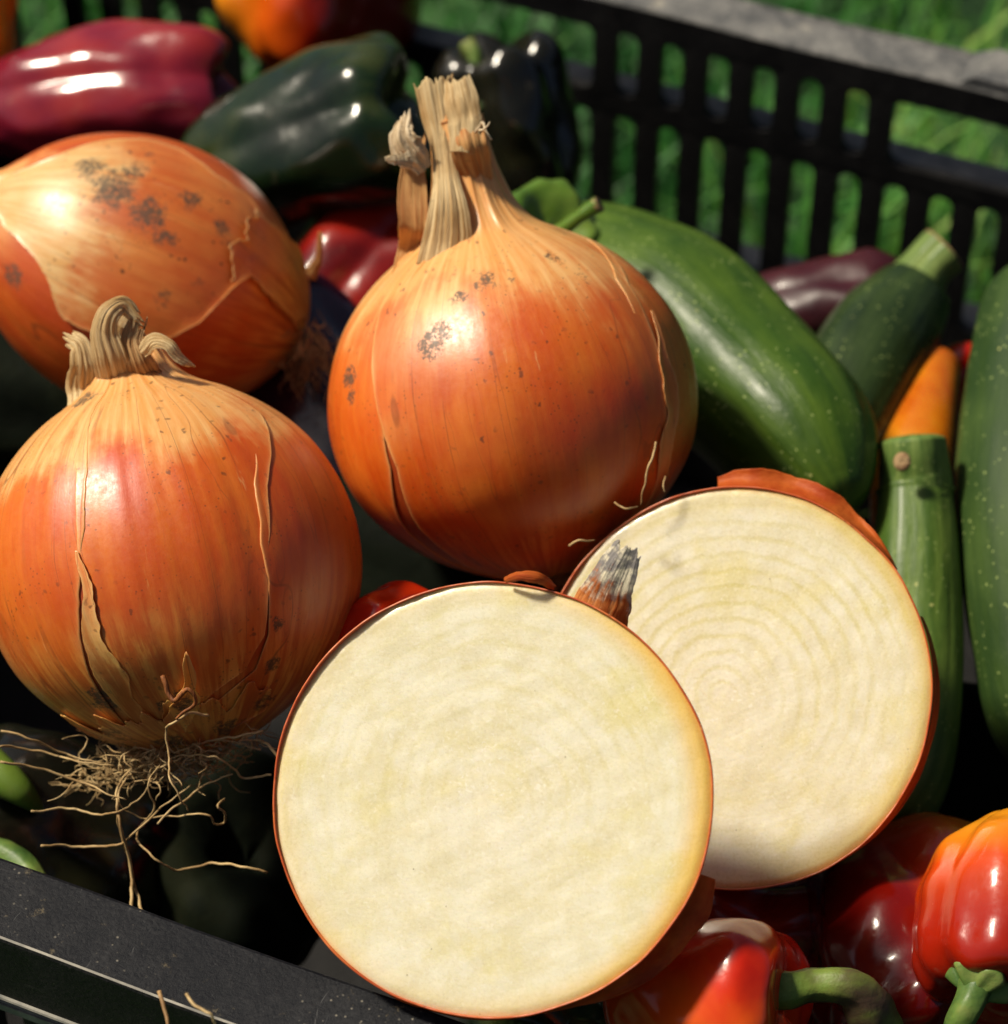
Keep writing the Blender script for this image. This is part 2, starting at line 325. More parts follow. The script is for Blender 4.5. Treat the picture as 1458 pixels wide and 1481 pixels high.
HL = .30; TH = .003; P_ = .0150; SL = .0073; U0 = .02
Z1a, Z1b, Z2a, Z2b = -.011, -.035, -.043, -.093
bar_s = bar_mesh('bar', P_, SL, Z1a - Z1b, TH, PLAS); bar_l = bar_mesh('bar', P_, SL, Z2a - Z2b, TH, PLAS)
def rim_mesh(L, wd, outw):              # swept section: broad top, outer lip bead, skirt, lower bead
    s = outw
    sec = [(0, -.011), (0, -.0012), (.0004, -.0004), (.0012, 0), (wd - .0012, -.0005), (wd - .0009, .0001), (wd - .0003, .0001), (wd, -.0006), (wd, -.0215), (wd + .0005, -.0219), (wd + .0007, -.0224), (wd + .0003, -.0229), (wd - .0016, -.0228), (wd - .0018, -.003), (.0022, -.003), (.0022, -.011)]
    n = 60; xs = np.linspace(-L, L, n); V = np.array([[(x, s * (y), z + .0004 * math.sin(x * 60 + z * 200)) for (y, z) in sec] for x in xs]).reshape(-1, 3)
    f = gridf(n, len(sec), True); f = f if s > 0 else f[:, ::-1]
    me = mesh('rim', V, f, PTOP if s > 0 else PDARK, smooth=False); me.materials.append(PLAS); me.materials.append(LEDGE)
    k = np.tile(np.arange(len(sec)), n - 1); mi = np.where((k <= 0) | (k >= 13), 1, 0) if s > 0 else np.where(k == 5, 2, np.where((k >= 8) & (k <= 10), 2, np.where(k >= 6, 1, 0)))  # front beads get the pale slot as painted edge glints
    me.polygons.foreach_set('material_index', mi.astype(np.int32)); return me
phase = (ub % P_)
def wall(v, outw):
    y0, y1 = (0, TH) if outw > 0 else (-TH, 0)
    top = obj('rim', rim_mesh(HL, (.0170) if outw > 0 else .0203, outw), crate, crate_frame(U0, v, ZR))
    def b(name, x0, x1, ya, yb, z0, z1, mat=PLAS): return obj(name, boxm(name, x0, x1, ya, yb, z0, z1, mat), crate, crate_frame(U0, v, ZR))
    zt = -.0112
    b('rail', -HL, HL, y0, y1, Z2a, Z1b)
    b('wall_panel', -HL, HL, y0, y1, -.20, Z2b - .0)
    b('ledge', -HL, HL, outw * TH + (0 if outw > 0 else -.011), outw * TH + (.011 if outw > 0 else 0), Z2a + .003, Z2a + .0065, LEDGE)
    b('ledge', -HL, HL, outw * TH + (0 if outw > 0 else -.012), outw * TH + (.012 if outw > 0 else 0), Z2b - .003, Z2b - .0002, LEDGE)
    yy = 0 if outw > 0 else -TH
    n = int(HL / P_)
    off = (ub - U0 + P_ * .5) % P_
    base = math.floor((ub - U0) / P_)
    for k in range(-n, n):
        u = k * P_ + off
        if abs(u) > HL - P_ * .6: continue
        obj('bar', bar_l, crate, crate_frame(U0 + u, v + yy, ZR + Z2a))
        kk = k - round((ub - U0 + P_ * .5 - off) / P_)
        if (kk % 17) < 7 or abs(u) > HL - 2.4 * P_: obj('bar', bar_s, crate, crate_frame(U0 + u, v + yy, ZR + Z1a))
wall(vb, 1); wall(vf, -1)
for sgn in (-1, 1):                     # end walls, outside the picture
    M = crate_frame(U0 + sgn * HL, (vb + vf) / 2, ZR); hw = (vb - vf) / 2 - .001
    obj('end_wall', boxm('end_wall', -TH if sgn < 0 else 0, 0 if sgn < 0 else TH, -hw, hw, -.2, -.001, PLAS), crate, M)
    obj('rim', boxm('rim', *((-.017, -.0032) if sgn < 0 else (.0032, .017)), -hw, hw, -.006, 0, PTOP), crate, M)
obj('crate_floor', boxm('crate_floor', -HL, HL, vf + .001 - (vb + vf) / 2, vb - .001 - (vb + vf) / 2, -.2, -.196, PLAS), crate, crate_frame(U0, (vb + vf) / 2, ZR))
pl = on_plane(1415, 108, ZR)            # raised stacking lug on the rim
ul = pl @ CU - U0
V = np.array([(x, y, z) for x, y, z in [(-.004, .0004, .0004), (-.004, .0168, .0004), (.0, .0004, .0036), (.003, .0168, .0036), (.06, .0004, .0036), (.06, .0168, .0036), (.06, .0004, .0004), (.06, .0168, .0004)]])
obj('stacking_lug', mesh('stacking_lug', V, [(0, 2, 3, 1), (2, 4, 5, 3), (4, 6, 7, 5), (0, 6, 4, 2), (1, 3, 5, 7), (0, 1, 7, 6)], PTOP, smooth=False), crate, crate_frame(U0 + ul, vb, ZR))

# =================================================================== PEPPERS, AUBERGINE, COURGETTES
STEM = veg_mat('green_stem', [(.045, .10, .02), (.12, .20, .04), (.22, .26, .07)], 70., 3, .4, 0, bumps=.6, dirt=.4)
STEM2 = veg_mat('drying_stem', [(.10, .19, .02), (.14, .20, .03), (.06, .035, .02)], 60., 5, .45, 0, bumps=.8, dirt=.5)
CUT = plain('cut_stem_end', (.38, .26, .13), (.20, .11, .05), 300., .8)
PROF = [(.70, .001), (.72, .10), (.84, .30), (.97, .55), (.99, .74), (.86, .93), (.5, 1.0), (0, .97), (-.45, .84), (-.8, .60), (-.97, .33), (-.95, .12), (-.90, .001)]
def pepper(root, M, R, L, mat, lobes=4, dep=.13, seed=1, taper=0., bend=0., name='body', prof=PROF, flat=1., tipz=.12):
    ns, nt_ = 90, 120; pr = np.array(prof); c = np.r_[0, np.cumsum(np.linalg.norm(np.diff(pr, axis=0), axis=1))]; c /= c[-1]
    s = np.linspace(0, 1, ns); z = pch(s, c, pr[:, 0]); r = np.maximum(pch(s, c, pr[:, 1]), .0005)
    th = np.arange(nt_) / nt_ * 2 * np.pi; rr = np.random.default_rng(seed)
    ph = rr.random() * 6.28; wv = th + .18 * np.sin(th + ph) + .1 * np.sin(2 * th + ph * 2)
    lob = 1 - dep * 2 * (1 - (np.sin(wv * lobes / 2 + ph) ** 2 + .02) ** .42) 
    k = (np.clip((1 - np.abs(z)) * 3, 0, 1) * .35 + .65)[:, None]
    Rr = r[:, None] * (1 + (lob[None] - 1) * k); Z = z[:, None] + (lob[None] - 1) * (-tipz * 4) * np.clip(-z, 0, 1)[:, None] ** 3 + (lob[None] - 1) * .9 * np.clip(z - .4, 0, 1)[:, None]
    Rr = Rr * (1 - taper * (1 - z[:, None]) / 2)
    P = np.stack([Rr * np.cos(th), Rr * np.sin(th) * flat, Z + 0 * Rr], -1)
    P = P * (1 + .10 * sn(P, seed + 50, 1.5, 3)[..., None]) + .020 * np.stack([sn(P, seed + 9 + i, 3.2, 2) for i in range(3)], -1)
    P[..., 0] += bend * P[..., 2] ** 2
    P = P * np.array([R, R, L / 2]); f = gridf(ns, nt_, True)
    return obj(name, mesh(name, P.reshape(-1, 3), f, mat), root, M)
def stalk(root, pts, rads, calyx_r=None, mat=STEM, k=14, cut=True, name='stem', n=40):
    P = curve(pts, n); V, f, t = tube(P, rads, k)
    r = np.random.default_rng(len(pts)); th = np.arange(n * k) % k / k * 2 * np.pi
    c = np.repeat(P, k, 0); off = V[:n*k] - c; V[:n*k] = c + off * (1 + .10 * np.cos(5 * th) + .08 * sn(V[:n*k] * 300, 4, 1., 2))[:, None]
    st = obj(name, mesh(name, V, f, mat, tris=t), root)
    if cut:
        T = nrm(P[-1] - P[-2]); M = frame(T, [.3, .8, .1], P[-1]); a = np.linspace(0, 2 * np.pi, 17)[:-1]; rr = rads[-1] * .93
        V = np.array([(rr * q * math.cos(b), rr * q * math.sin(b), .0004 - .0008 * (1 - q)) for q in (1., .75, .4, .02) for b in a] + [])
        V = np.vstack([[(rr * 1.05 * math.cos(b), rr * 1.05 * math.sin(b), -.0008) for b in a], V]); obj('cut_end', mesh('cut_end', V, gridf(5, 16, True), CUT), st, M)
    if calyx_r:
        T = nrm(P[3] - P[0]); M = frame(T, [.8, .1, .3], P[0]); nr, na = 10, 60; a = np.arange(na) / na * 2 * np.pi; q = np.linspace(.12, 1, nr)
        star = 1 + .22 * np.abs(np.sin(a * 2.5)) - .1
        X = (q[:, None] * calyx_r * star); zz = .0035 * (1 - q[:, None] ** .7) - calyx_r * .30 * q[:, None] ** 3 * (1 - .5 * np.abs(np.sin(a * 2.5))) + .0006 * np.sin(a * 7) * q[:, None]
        Pg = np.stack([X * np.cos(a), X * np.sin(a), zz + 0 * X], -1); Pb = Pg[::-1].copy(); Pb[..., 2] -= .0012
        V = np.vstack([Pg.reshape(-1, 3), Pb.reshape(-1, 3)]); obj('calyx', mesh('calyx', V, gridf(2 * nr, na, True), mat), root, M)
    return st
SHADE = veg_mat('dark_red_to_orange_skin', [(.09, .002, .001), (.20, .005, .002), (.60, .06, .004), (.74, .24, .01)], 22., 33, .14, .4, axis=(0, -.030, .026, .02))
SCARLET = veg_mat('scarlet_skin', [(.40, .008, .003), (.58, .03, .004), (.66, .09, .006)], 22., 31, .13, .5)
ORANGE_RED = veg_mat('orange_red_skin', [(.30, .010, .003), (.50, .03, .004), (.70, .16, .006), (.72, .30, .015)], 22., 2, .14, .5, thr=(.35, .68))
RED = veg_mat('red_skin', [(.36, .006, .003), (.50, .014, .004), (.58, .04, .005)], 22., 4, .12, .5)
DARKRED = veg_mat('dark_red_skin', [(.06, .003, .003), (.16, .006, .005), (.26, .012, .006)], 24., 6, .14, .5)
PURPLE = veg_mat('purple_red_skin', [(.10, .006, .018), (.19, .010, .022), (.28, .022, .020)], 20., 8, .13, .6)
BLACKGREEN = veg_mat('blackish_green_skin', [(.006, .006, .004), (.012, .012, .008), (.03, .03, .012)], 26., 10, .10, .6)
SHADEBLACK = veg_mat('shade_black_skin', [(.003, .004, .003), (.006, .008, .005), (.012, .014, .007)], 26., 37, .6, 0., bumps=.6, spec=.03, dirt=.01)  # deep shade painted as a dull near-black skin
DARKGREEN = veg_mat('dark_green_skin', [(.004, .009, .004), (.008, .020, .006), (.040, .050, .012)], 22., 12, .13, .6, spec=.35)
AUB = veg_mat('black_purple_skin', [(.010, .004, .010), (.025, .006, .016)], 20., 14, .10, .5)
FLAME = veg_mat('flame_skin', [(.70, .26, .012), (.62, .10, .005), (.34, .014, .003), (.14, .006, .003)], 22., 16, .16, .4, axis=(0, -.035, .03, .02))
YELLOR = veg_mat('yellow_orange_skin', [(.40, .06, .003), (.52, .14, .005), (.56, .22, .010)], 30., 18, .2, .4)

# purple-red pepper, upper left
t = thing('bell_pepper', 'glossy purple-red pepper lying on its side at the upper left behind the speckled onion', 'pepper', 'peppers in the crate')
M = frame(cv(.95, .05, .25), cv(0, 1, .3), W(150, 150, .85)); pepper(t, M, .0205, .086, PURPLE, 3, .09, 21, taper=-.30, prof=[(p[0], p[1]) for p in PROF])
# very dark green pepper
t = thing('bell_pepper', 'shiny dark green pepper between the purple pepper and the tall-necked onion', 'pepper', 'peppers in the crate')
M = frame(cv(.90, .22, .35), cv(0, .4, 1), W(430, 212, .82)); pepper(t, M, .0260, .078, DARKGREEN, 3, .10, 33, taper=.12)
# orange red pepper, top
t = thing('bell_pepper', 'blurred orange to dark red pepper at the top edge above the dark green pepper', 'pepper', 'peppers in the crate')
M = frame(cv(.15, .9, -.2), cv(1, -.1, .2), W(458, -25, .90)); pepper(t, M, .0345, .066, FLAME, 4, .10, 40)
# edge of an orange pepper at far left
t = thing('bell_pepper', 'sliver of an orange pepper at the far upper left corner beside the crate wall', 'pepper', 'peppers in the crate')
M = frame(cv(.1, .9, .2), cv(1, 0, .2), W(-85, 70, .87)); pepper(t, M, .0235, .05, ORANGE_RED, 4, .1, 41)
# blackish pepper behind the neck
t = thing('bell_pepper', 'wrinkled blackish green pepper with an upright curved stem behind the onion neck', 'pepper', 'peppers in the crate')
M = frame(cv(-.25, .9, .3), cv(1, 0, .2), W(748, 190, .86)); pepper(t, M, .0200, .058, BLACKGREEN, 4, .17, 52)
stalk(t, [W(690, 135, .853), W(684, 105, .850), W(688, 85, .849), W(676, 62, .850)], [.0030, .0024, .0022, .0028], .009, mat=STEM, cut=False)
# bright green pepper with a thin stem
t = thing('bell_pepper', 'mostly hidden green pepper with a thin cut stem behind the tall-necked onion', 'pepper', 'peppers in the crate')
GRN = veg_mat('fresh_green_skin', [(.05, .12, .015), (.09, .17, .02), (.13, .2, .03)], 24., 20, .25, .3)
M = frame(cv(.35, .5, .9), cv(1, -.3, 0), W(770, 365, .765)); pepper(t, M, .0155, .034, GRN, 3, .1, 55)
stalk(t, [W(795, 350, .738), W(815, 332, .733), W(840, 313, .729), W(866, 296, .727)], [.0030, .0020, .0017, .0022], .006, mat=GRN)
# dark red pepper
t = thing('bell_pepper', 'dark red pepper glimpsed between the speckled onion and the tall-necked onion', 'pepper', 'peppers in the crate')
M = frame(cv(.6, .7, -.2), cv(1, -.4, .5), W(520, 425, .825)); pepper(t, M, .0270, .07, DARKRED, 4, .10, 60)
# aubergine-dark vegetable in the gap
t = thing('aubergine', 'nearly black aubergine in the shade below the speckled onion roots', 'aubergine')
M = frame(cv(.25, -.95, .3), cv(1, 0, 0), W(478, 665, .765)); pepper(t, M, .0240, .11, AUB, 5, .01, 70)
# red sliver pepper
t = thing('bell_pepper', 'bright red pepper peeking out between the left onion and the front cut half', 'pepper', 'peppers in the crate')
M = frame(cv(.5, .3, .7), cv(1, -.3, 0), W(560, 955, .664)); pepper(t, M, .0170, .034, RED, 4, .08, 75)
# deep purple one by the wall
t = thing('bell_pepper', 'dull dark purple pepper against the slotted wall behind the large courgette', 'pepper', 'peppers in the crate')
M = frame(cv(.9, .1, .2), cv(0, 1, 0), W(1180, 455, .815)); pepper(t, M, .0175, .05, veg_mat('dull_purple', [(.025, .004, .008), (.055, .008, .012)], 22., 22, .35, .1), 4, .06, 80)
# yellow-orange pointed pepper
t = thing('pointed_pepper', 'yellow orange pointed pepper standing between courgettes at the right', 'pepper', 'peppers in the crate')
def loft(root, name, pts, rads, mat, k=64, n=90, rid=0., nrid=8, seed=1, wob=.02, flat=1., round_ends=True):
    P = curve(pts, n); T = np.gradient(P, axis=0); T /= np.linalg.norm(T, axis=1, keepdims=True)
    L = np.linalg.norm(np.diff(P, axis=0), axis=1).sum(); u = nrm(np.cross(T[0], -FWD)); U = []
    for q in T: u = nrm(u - q * (u @ q)); U.append(u)
    U = np.array(U); B = np.cross(T, U); th = np.arange(k) / k * 2 * np.pi; s = np.linspace(0, 1, n)
    r = pch(s, np.linspace(0, 1, len(rads)), rads)
    rr = r[:, None] * (1 + rid * (np.abs(np.cos(th * nrid / 2)) * .5 + .5 * np.abs(np.cos(th * (nrid - 3) / 2 + 1)))[None] - rid)
    V = P[:, None] + rr[..., None] * (np.cos(th)[None, :, None] * U[:, None] + flat * np.sin(th)[None, :, None] * B[:, None])
    V = V + (V - P[:, None]) * (wob * sn(V * 60, seed, 1., 3))[..., None]
    loc = P[n // 2]; uvw = np.stack([np.cos(th)[None] + 0 * rr, np.sin(th)[None] + 0 * rr, s[:, None] * L / max(rads) + 0 * rr], -1)
    V = np.vstack([V.reshape(-1, 3), P[0], P[-1]]) - loc; uvw = np.vstack([uvw.reshape(-1, 3), [0, 0, 0], [0, 0, L / max(rads)]])
    a = np.arange(k); b = (a + 1) % k; tr = np.vstack([np.stack([np.full(k, n*k), a, b], -1), np.stack([np.full(k, n*k+1), (n-1)*k + b, (n-1)*k + a], -1)])
    M = np.eye(4); M[:3, 3] = loc
    return obj(name, mesh(name, V, gridf(n, k, True)[:, ::-1], mat, attrs={'uvw': uvw}, tris=tr), root, M)
def capr(n, r0, r1, mids):              # radii with rounded ends
    s = np.linspace(0, 1, n); r = pch(s, np.linspace(0, 1, len(mids)), mids)
    return r * np.sqrt(np.clip(1 - np.clip(1 - s / max(r0, 1e-4), 0, 1) ** 2.4, 0, 1)) * np.sqrt(np.clip(1 - np.clip(1 - (1 - s) / max(r1, 1e-4), 0, 1) ** 2.2, 0, 1)) + 1e-4
pxr = lambda r, d: r / F * d
loft(t, 'body', [W(1356, 518, .79), W(1345, 570, .78), W(1325, 660, .765), W(1300, 800, .75)], capr(40, .06, .1, [pxr(34, .78), pxr(43, .78), pxr(52, .78), pxr(54, .78), pxr(40, .75)]), YELLOR)
t = thing('pointed_pepper', 'small red pepper tip showing beside the yellow orange pepper', 'pepper', 'peppers in the crate')
loft(t, 'body', [W(1410, 498, .795), W(1370, 545, .80), W(1330, 610, .81)], capr(40, .5, .1, [pxr(26, .8), pxr(40, .8), pxr(46, .8)]), RED)
# bottom red pepper
t = thing('bell_pepper', 'red pepper with a thick curled green stem at the bottom edge', 'pepper', 'peppers in the crate')
M = frame(cv(.80, .10, .42), cv(0, 1, .2), W(1018, 1458, .613)); pepper(t, M, .0215, .044, SCARLET, 3, .07, 92, prof=[(.86, .001), (.87, .10), (.93, .30), (.96, .50), (.93, .72), (.78, .92), (.42, 1.0), (0, .97), (-.45, .84), (-.8, .60), (-.97, .33), (-.95, .12), (-.90, .001)])
stalk(t, [W(1108, 1428, .604), W(1135, 1432, .602), W(1180, 1424, .602), W(1232, 1428, .601), W(1265, 1478, .606), W(1258, 1530, .615)], [.0046, .0036, .0040, .0050, .0060, .0066], .0085, mat=STEM2)
# bottom right pepper
t = thing('bell_pepper', 'large orange and dark red lobed pepper in the lower right corner', 'pepper', 'peppers in the crate')
M = frame(cv(.30, -.55, .75), cv(1, .2, 0), W(1350, 1375, .668)); pepper(t, M, .0335, .070, SHADE, 4, .08, 95)
t2 = thing('bell_pepper', 'yellow to red pepper at the right edge with its green stem below it', 'pepper', 'peppers in the crate')
M = frame(cv(-.30, -.72, .5), cv(1, 0, 0), W(1480, 1325, .628)); pepper(t2, M, .0215, .047, veg_mat('flame_skin_low', [(.30, .012, .003), (.58, .06, .004), (.74, .28, .012)], 22., 23, .14, .5, axis=(2, .015, -.016, .012)), 4, .06, 97, taper=-.25)
stalk(t2, [W(1412, 1428, .607), W(1402, 1450, .605), W(1388, 1480, .606), W(1376, 1530, .61)], [.0036, .0030, .0028, .0030], .0068, mat=STEM)
t = thing('bell_pepper', 'shadowed dark red pepper below the rear cut half', 'pepper', 'peppers in the crate')
M = frame(cv(.2, .9, .3), cv(1, 0, 0), W(1090, 1390, .70)); pepper(t, M, .0290, .06, DARKRED, 4, .1, 99)
# lower left dark green pepper with pale stem
t = thing('bell_pepper', 'dark green pepper in shade under the left onion roots with light green stem', 'pepper', 'peppers in the crate')
M = frame(cv(-.85, .25, .3), cv(0, 1, .2), W(110, 1215, .715)); pepper(t, M, .0270, .066, BLACKGREEN, 4, .10, 110)
stalk(t, [W(-30, 1222, .672), W(10, 1236, .668), W(42, 1260, .664), W(66, 1300, .66)], [.0030, .0032, .0030, .0026], None, mat=STEM, cut=False)
t = thing('pointed_pepper', 'pale green pointed pepper at the left edge beside the onion roots', 'pepper', 'peppers in the crate')
loft(t, 'body', [W(-60, 1080, .69), W(-10, 1115, .682), W(30, 1145, .68), W(62, 1175, .685)], capr(30, .1, .5, [pxr(34, .68), pxr(32, .68), pxr(24, .68), pxr(14, .68)]), GRN)
t = thing('bell_pepper', 'pepper coloured shade-black in the gap left of the front cut half', 'pepper', 'peppers in the crate')
M = frame(cv(.3, .6, .7), cv(1, 0, 0), W(330, 1300, .735)); pepper(t, M, .030, .062, SHADEBLACK, 4, .10, 114)
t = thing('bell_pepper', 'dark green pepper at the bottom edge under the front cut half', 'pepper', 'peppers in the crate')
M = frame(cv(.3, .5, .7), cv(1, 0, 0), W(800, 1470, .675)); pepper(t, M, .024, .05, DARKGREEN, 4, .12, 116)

for px, py, d, lab in [(640, 830, .745, 'added black filler darkening the gap under the tall-necked onion'), (1420, 1130, .745, 'added black filler darkening the gap under the cropped courgette'), (20, 560, .80, 'added black filler darkening the gap left of the short-necked onion')]:
    t = thing('aubergine', lab, 'aubergine'); M = frame(cv(.9, -.2, .1), cv(0, 1, 0), W(px, py, d)); pepper(t, M, .027, .12, SHADEBLACK, 5, .01, px)  # unseen fillers added to turn the gaps black
# courgettes
t = thing('courgette', 'large speckled green courgette resting behind the tall-necked onion', 'courgette', 'courgettes at the right of the crate')
Z1 = zuc_mat('speckled_green', (.024, .062, .006), (.072, .130, .011), seed=1, yel=(8.2, 10.5, 1.2, (.17, .17, .02)))
loft(t, 'body', [W(745, 395, .795), W(850, 402, .780), W(960, 448, .762), W(1070, 545, .742), W(1165, 648, .722), W(1225, 735, .708)], capr(60, .08, .22, [pxr(80, .79), pxr(112, .78), pxr(124, .76), pxr(125, .74), pxr(118, .72), pxr(95, .71)]), Z1, k=120, n=160, rid=.035, nrid=10, seed=4)
t = thing('courgette', 'small dark glossy courgette with a pale green stem by the crate wall', 'courgette', 'courgettes at the right of the crate')
Z2 = zuc_mat('dark_glossy_green', (.014, .028, .010), (.035, .06, .016), seed=2, rough=.18)
loft(t, 'body', [W(1335, 408, .80), W(1300, 455, .795), W(1255, 520, .785), W(1215, 600, .775), W(1180, 690, .77)], capr(50, .07, .1, [pxr(52, .8), pxr(76, .8), pxr(82, .79), pxr(82, .78), pxr(74, .77)]), Z2, k=80, rid=.03, nrid=8, seed=6)
ZS = zuc_mat('pale_stem_green', (.08, .14, .03), (.19, .26, .07), seed=3, rough=.5, stripe=.8)
st = loft(t, 'stem', [W(1308, 435, .797), W(1330, 400, .797), W(1350, 375, .797), W(1364, 362, .797)], [pxr(66, .8), pxr(48, .8), pxr(40, .8), pxr(42, .8)], ZS, k=60, rid=.22, nrid=5, seed=7)
obj('cut_end', mesh('cut_end', *(lambda V, f: (V, f))(*sheet(np.array([[(x * q, y * q, 0) for x, y in [(math.cos(a), math.sin(a)) for a in np.linspace(0, 6.283, 20)]] for q in (.0074, .0001)]), .0005)), CUT), st, frame(W(1364, 362, .797) - W(1350, 375, .797), [0, 0, 1], W(1364.6, 361.5, .797)))
t = thing('courgette', 'light green courgette standing upright with its stem end up right of the rear cut half', 'courgette', 'courgettes at the right of the crate')
ZS2 = zuc_mat('stem_end_green', (.06, .12, .02), (.15, .22, .05), seed=8, rough=.5, stripe=.8)
Z3 = zuc_mat('light_green', (.045, .095, .012), (.12, .19, .03), seed=4, rough=.36, stripe=.75)
loft(t, 'body', [W(1323, 700, .722), W(1326, 800, .716), W(1322, 920, .710), W(1305, 1040, .702), W(1275, 1150, .696), W(1240, 1215, .694)], capr(60, .02, .2, [pxr(53, .72), pxr(62, .72), pxr(72, .71), pxr(82, .7), pxr(88, .7), pxr(80, .69)]), Z3, k=100, n=120, rid=.05, nrid=7, seed=9)
st = loft(t, 'stem', [W(1324, 712, .7215), W(1322, 680, .7205), W(1320, 650, .719), W(1318, 628, .719)], capr(40, .01, .14, [pxr(56, .72), pxr(54, .72), pxr(51, .72), pxr(50, .72)]), ZS2, k=70, rid=.16, nrid=5, seed=11)
obj('scar', mesh('scar', *sheet(np.array([[(.0021 * q * math.cos(a), .0024 * q * math.sin(a), .0006 * (1 - q)) for a in np.linspace(0, 6.283, 20)] for q in (1., .6, .02)]), .0004), CUT), st, frame(cv(-.2, .1, 1), [1, 0, 0], W(1305, 668, .7055)))
t = thing('courgette', 'big dark green courgette cropped by the right edge of the photo', 'courgette', 'courgettes at the right of the crate')
Z4 = zuc_mat('deep_green', (.016, .042, .007), (.040, .078, .012), seed=5, rough=.50)
loft(t, 'body', [W(1530, 380, .765), W(1515, 520, .750), W(1500, 700, .728), W(1508, 900, .710), W(1530, 1060, .700), W(1560, 1150, .695)], capr(60, .13, .2, [pxr(95, .76), pxr(112, .75), pxr(118, .73), pxr(116, .71), pxr(105, .7), pxr(90, .7)]), Z4, k=110, n=140, rid=.04, nrid=9, seed=12)

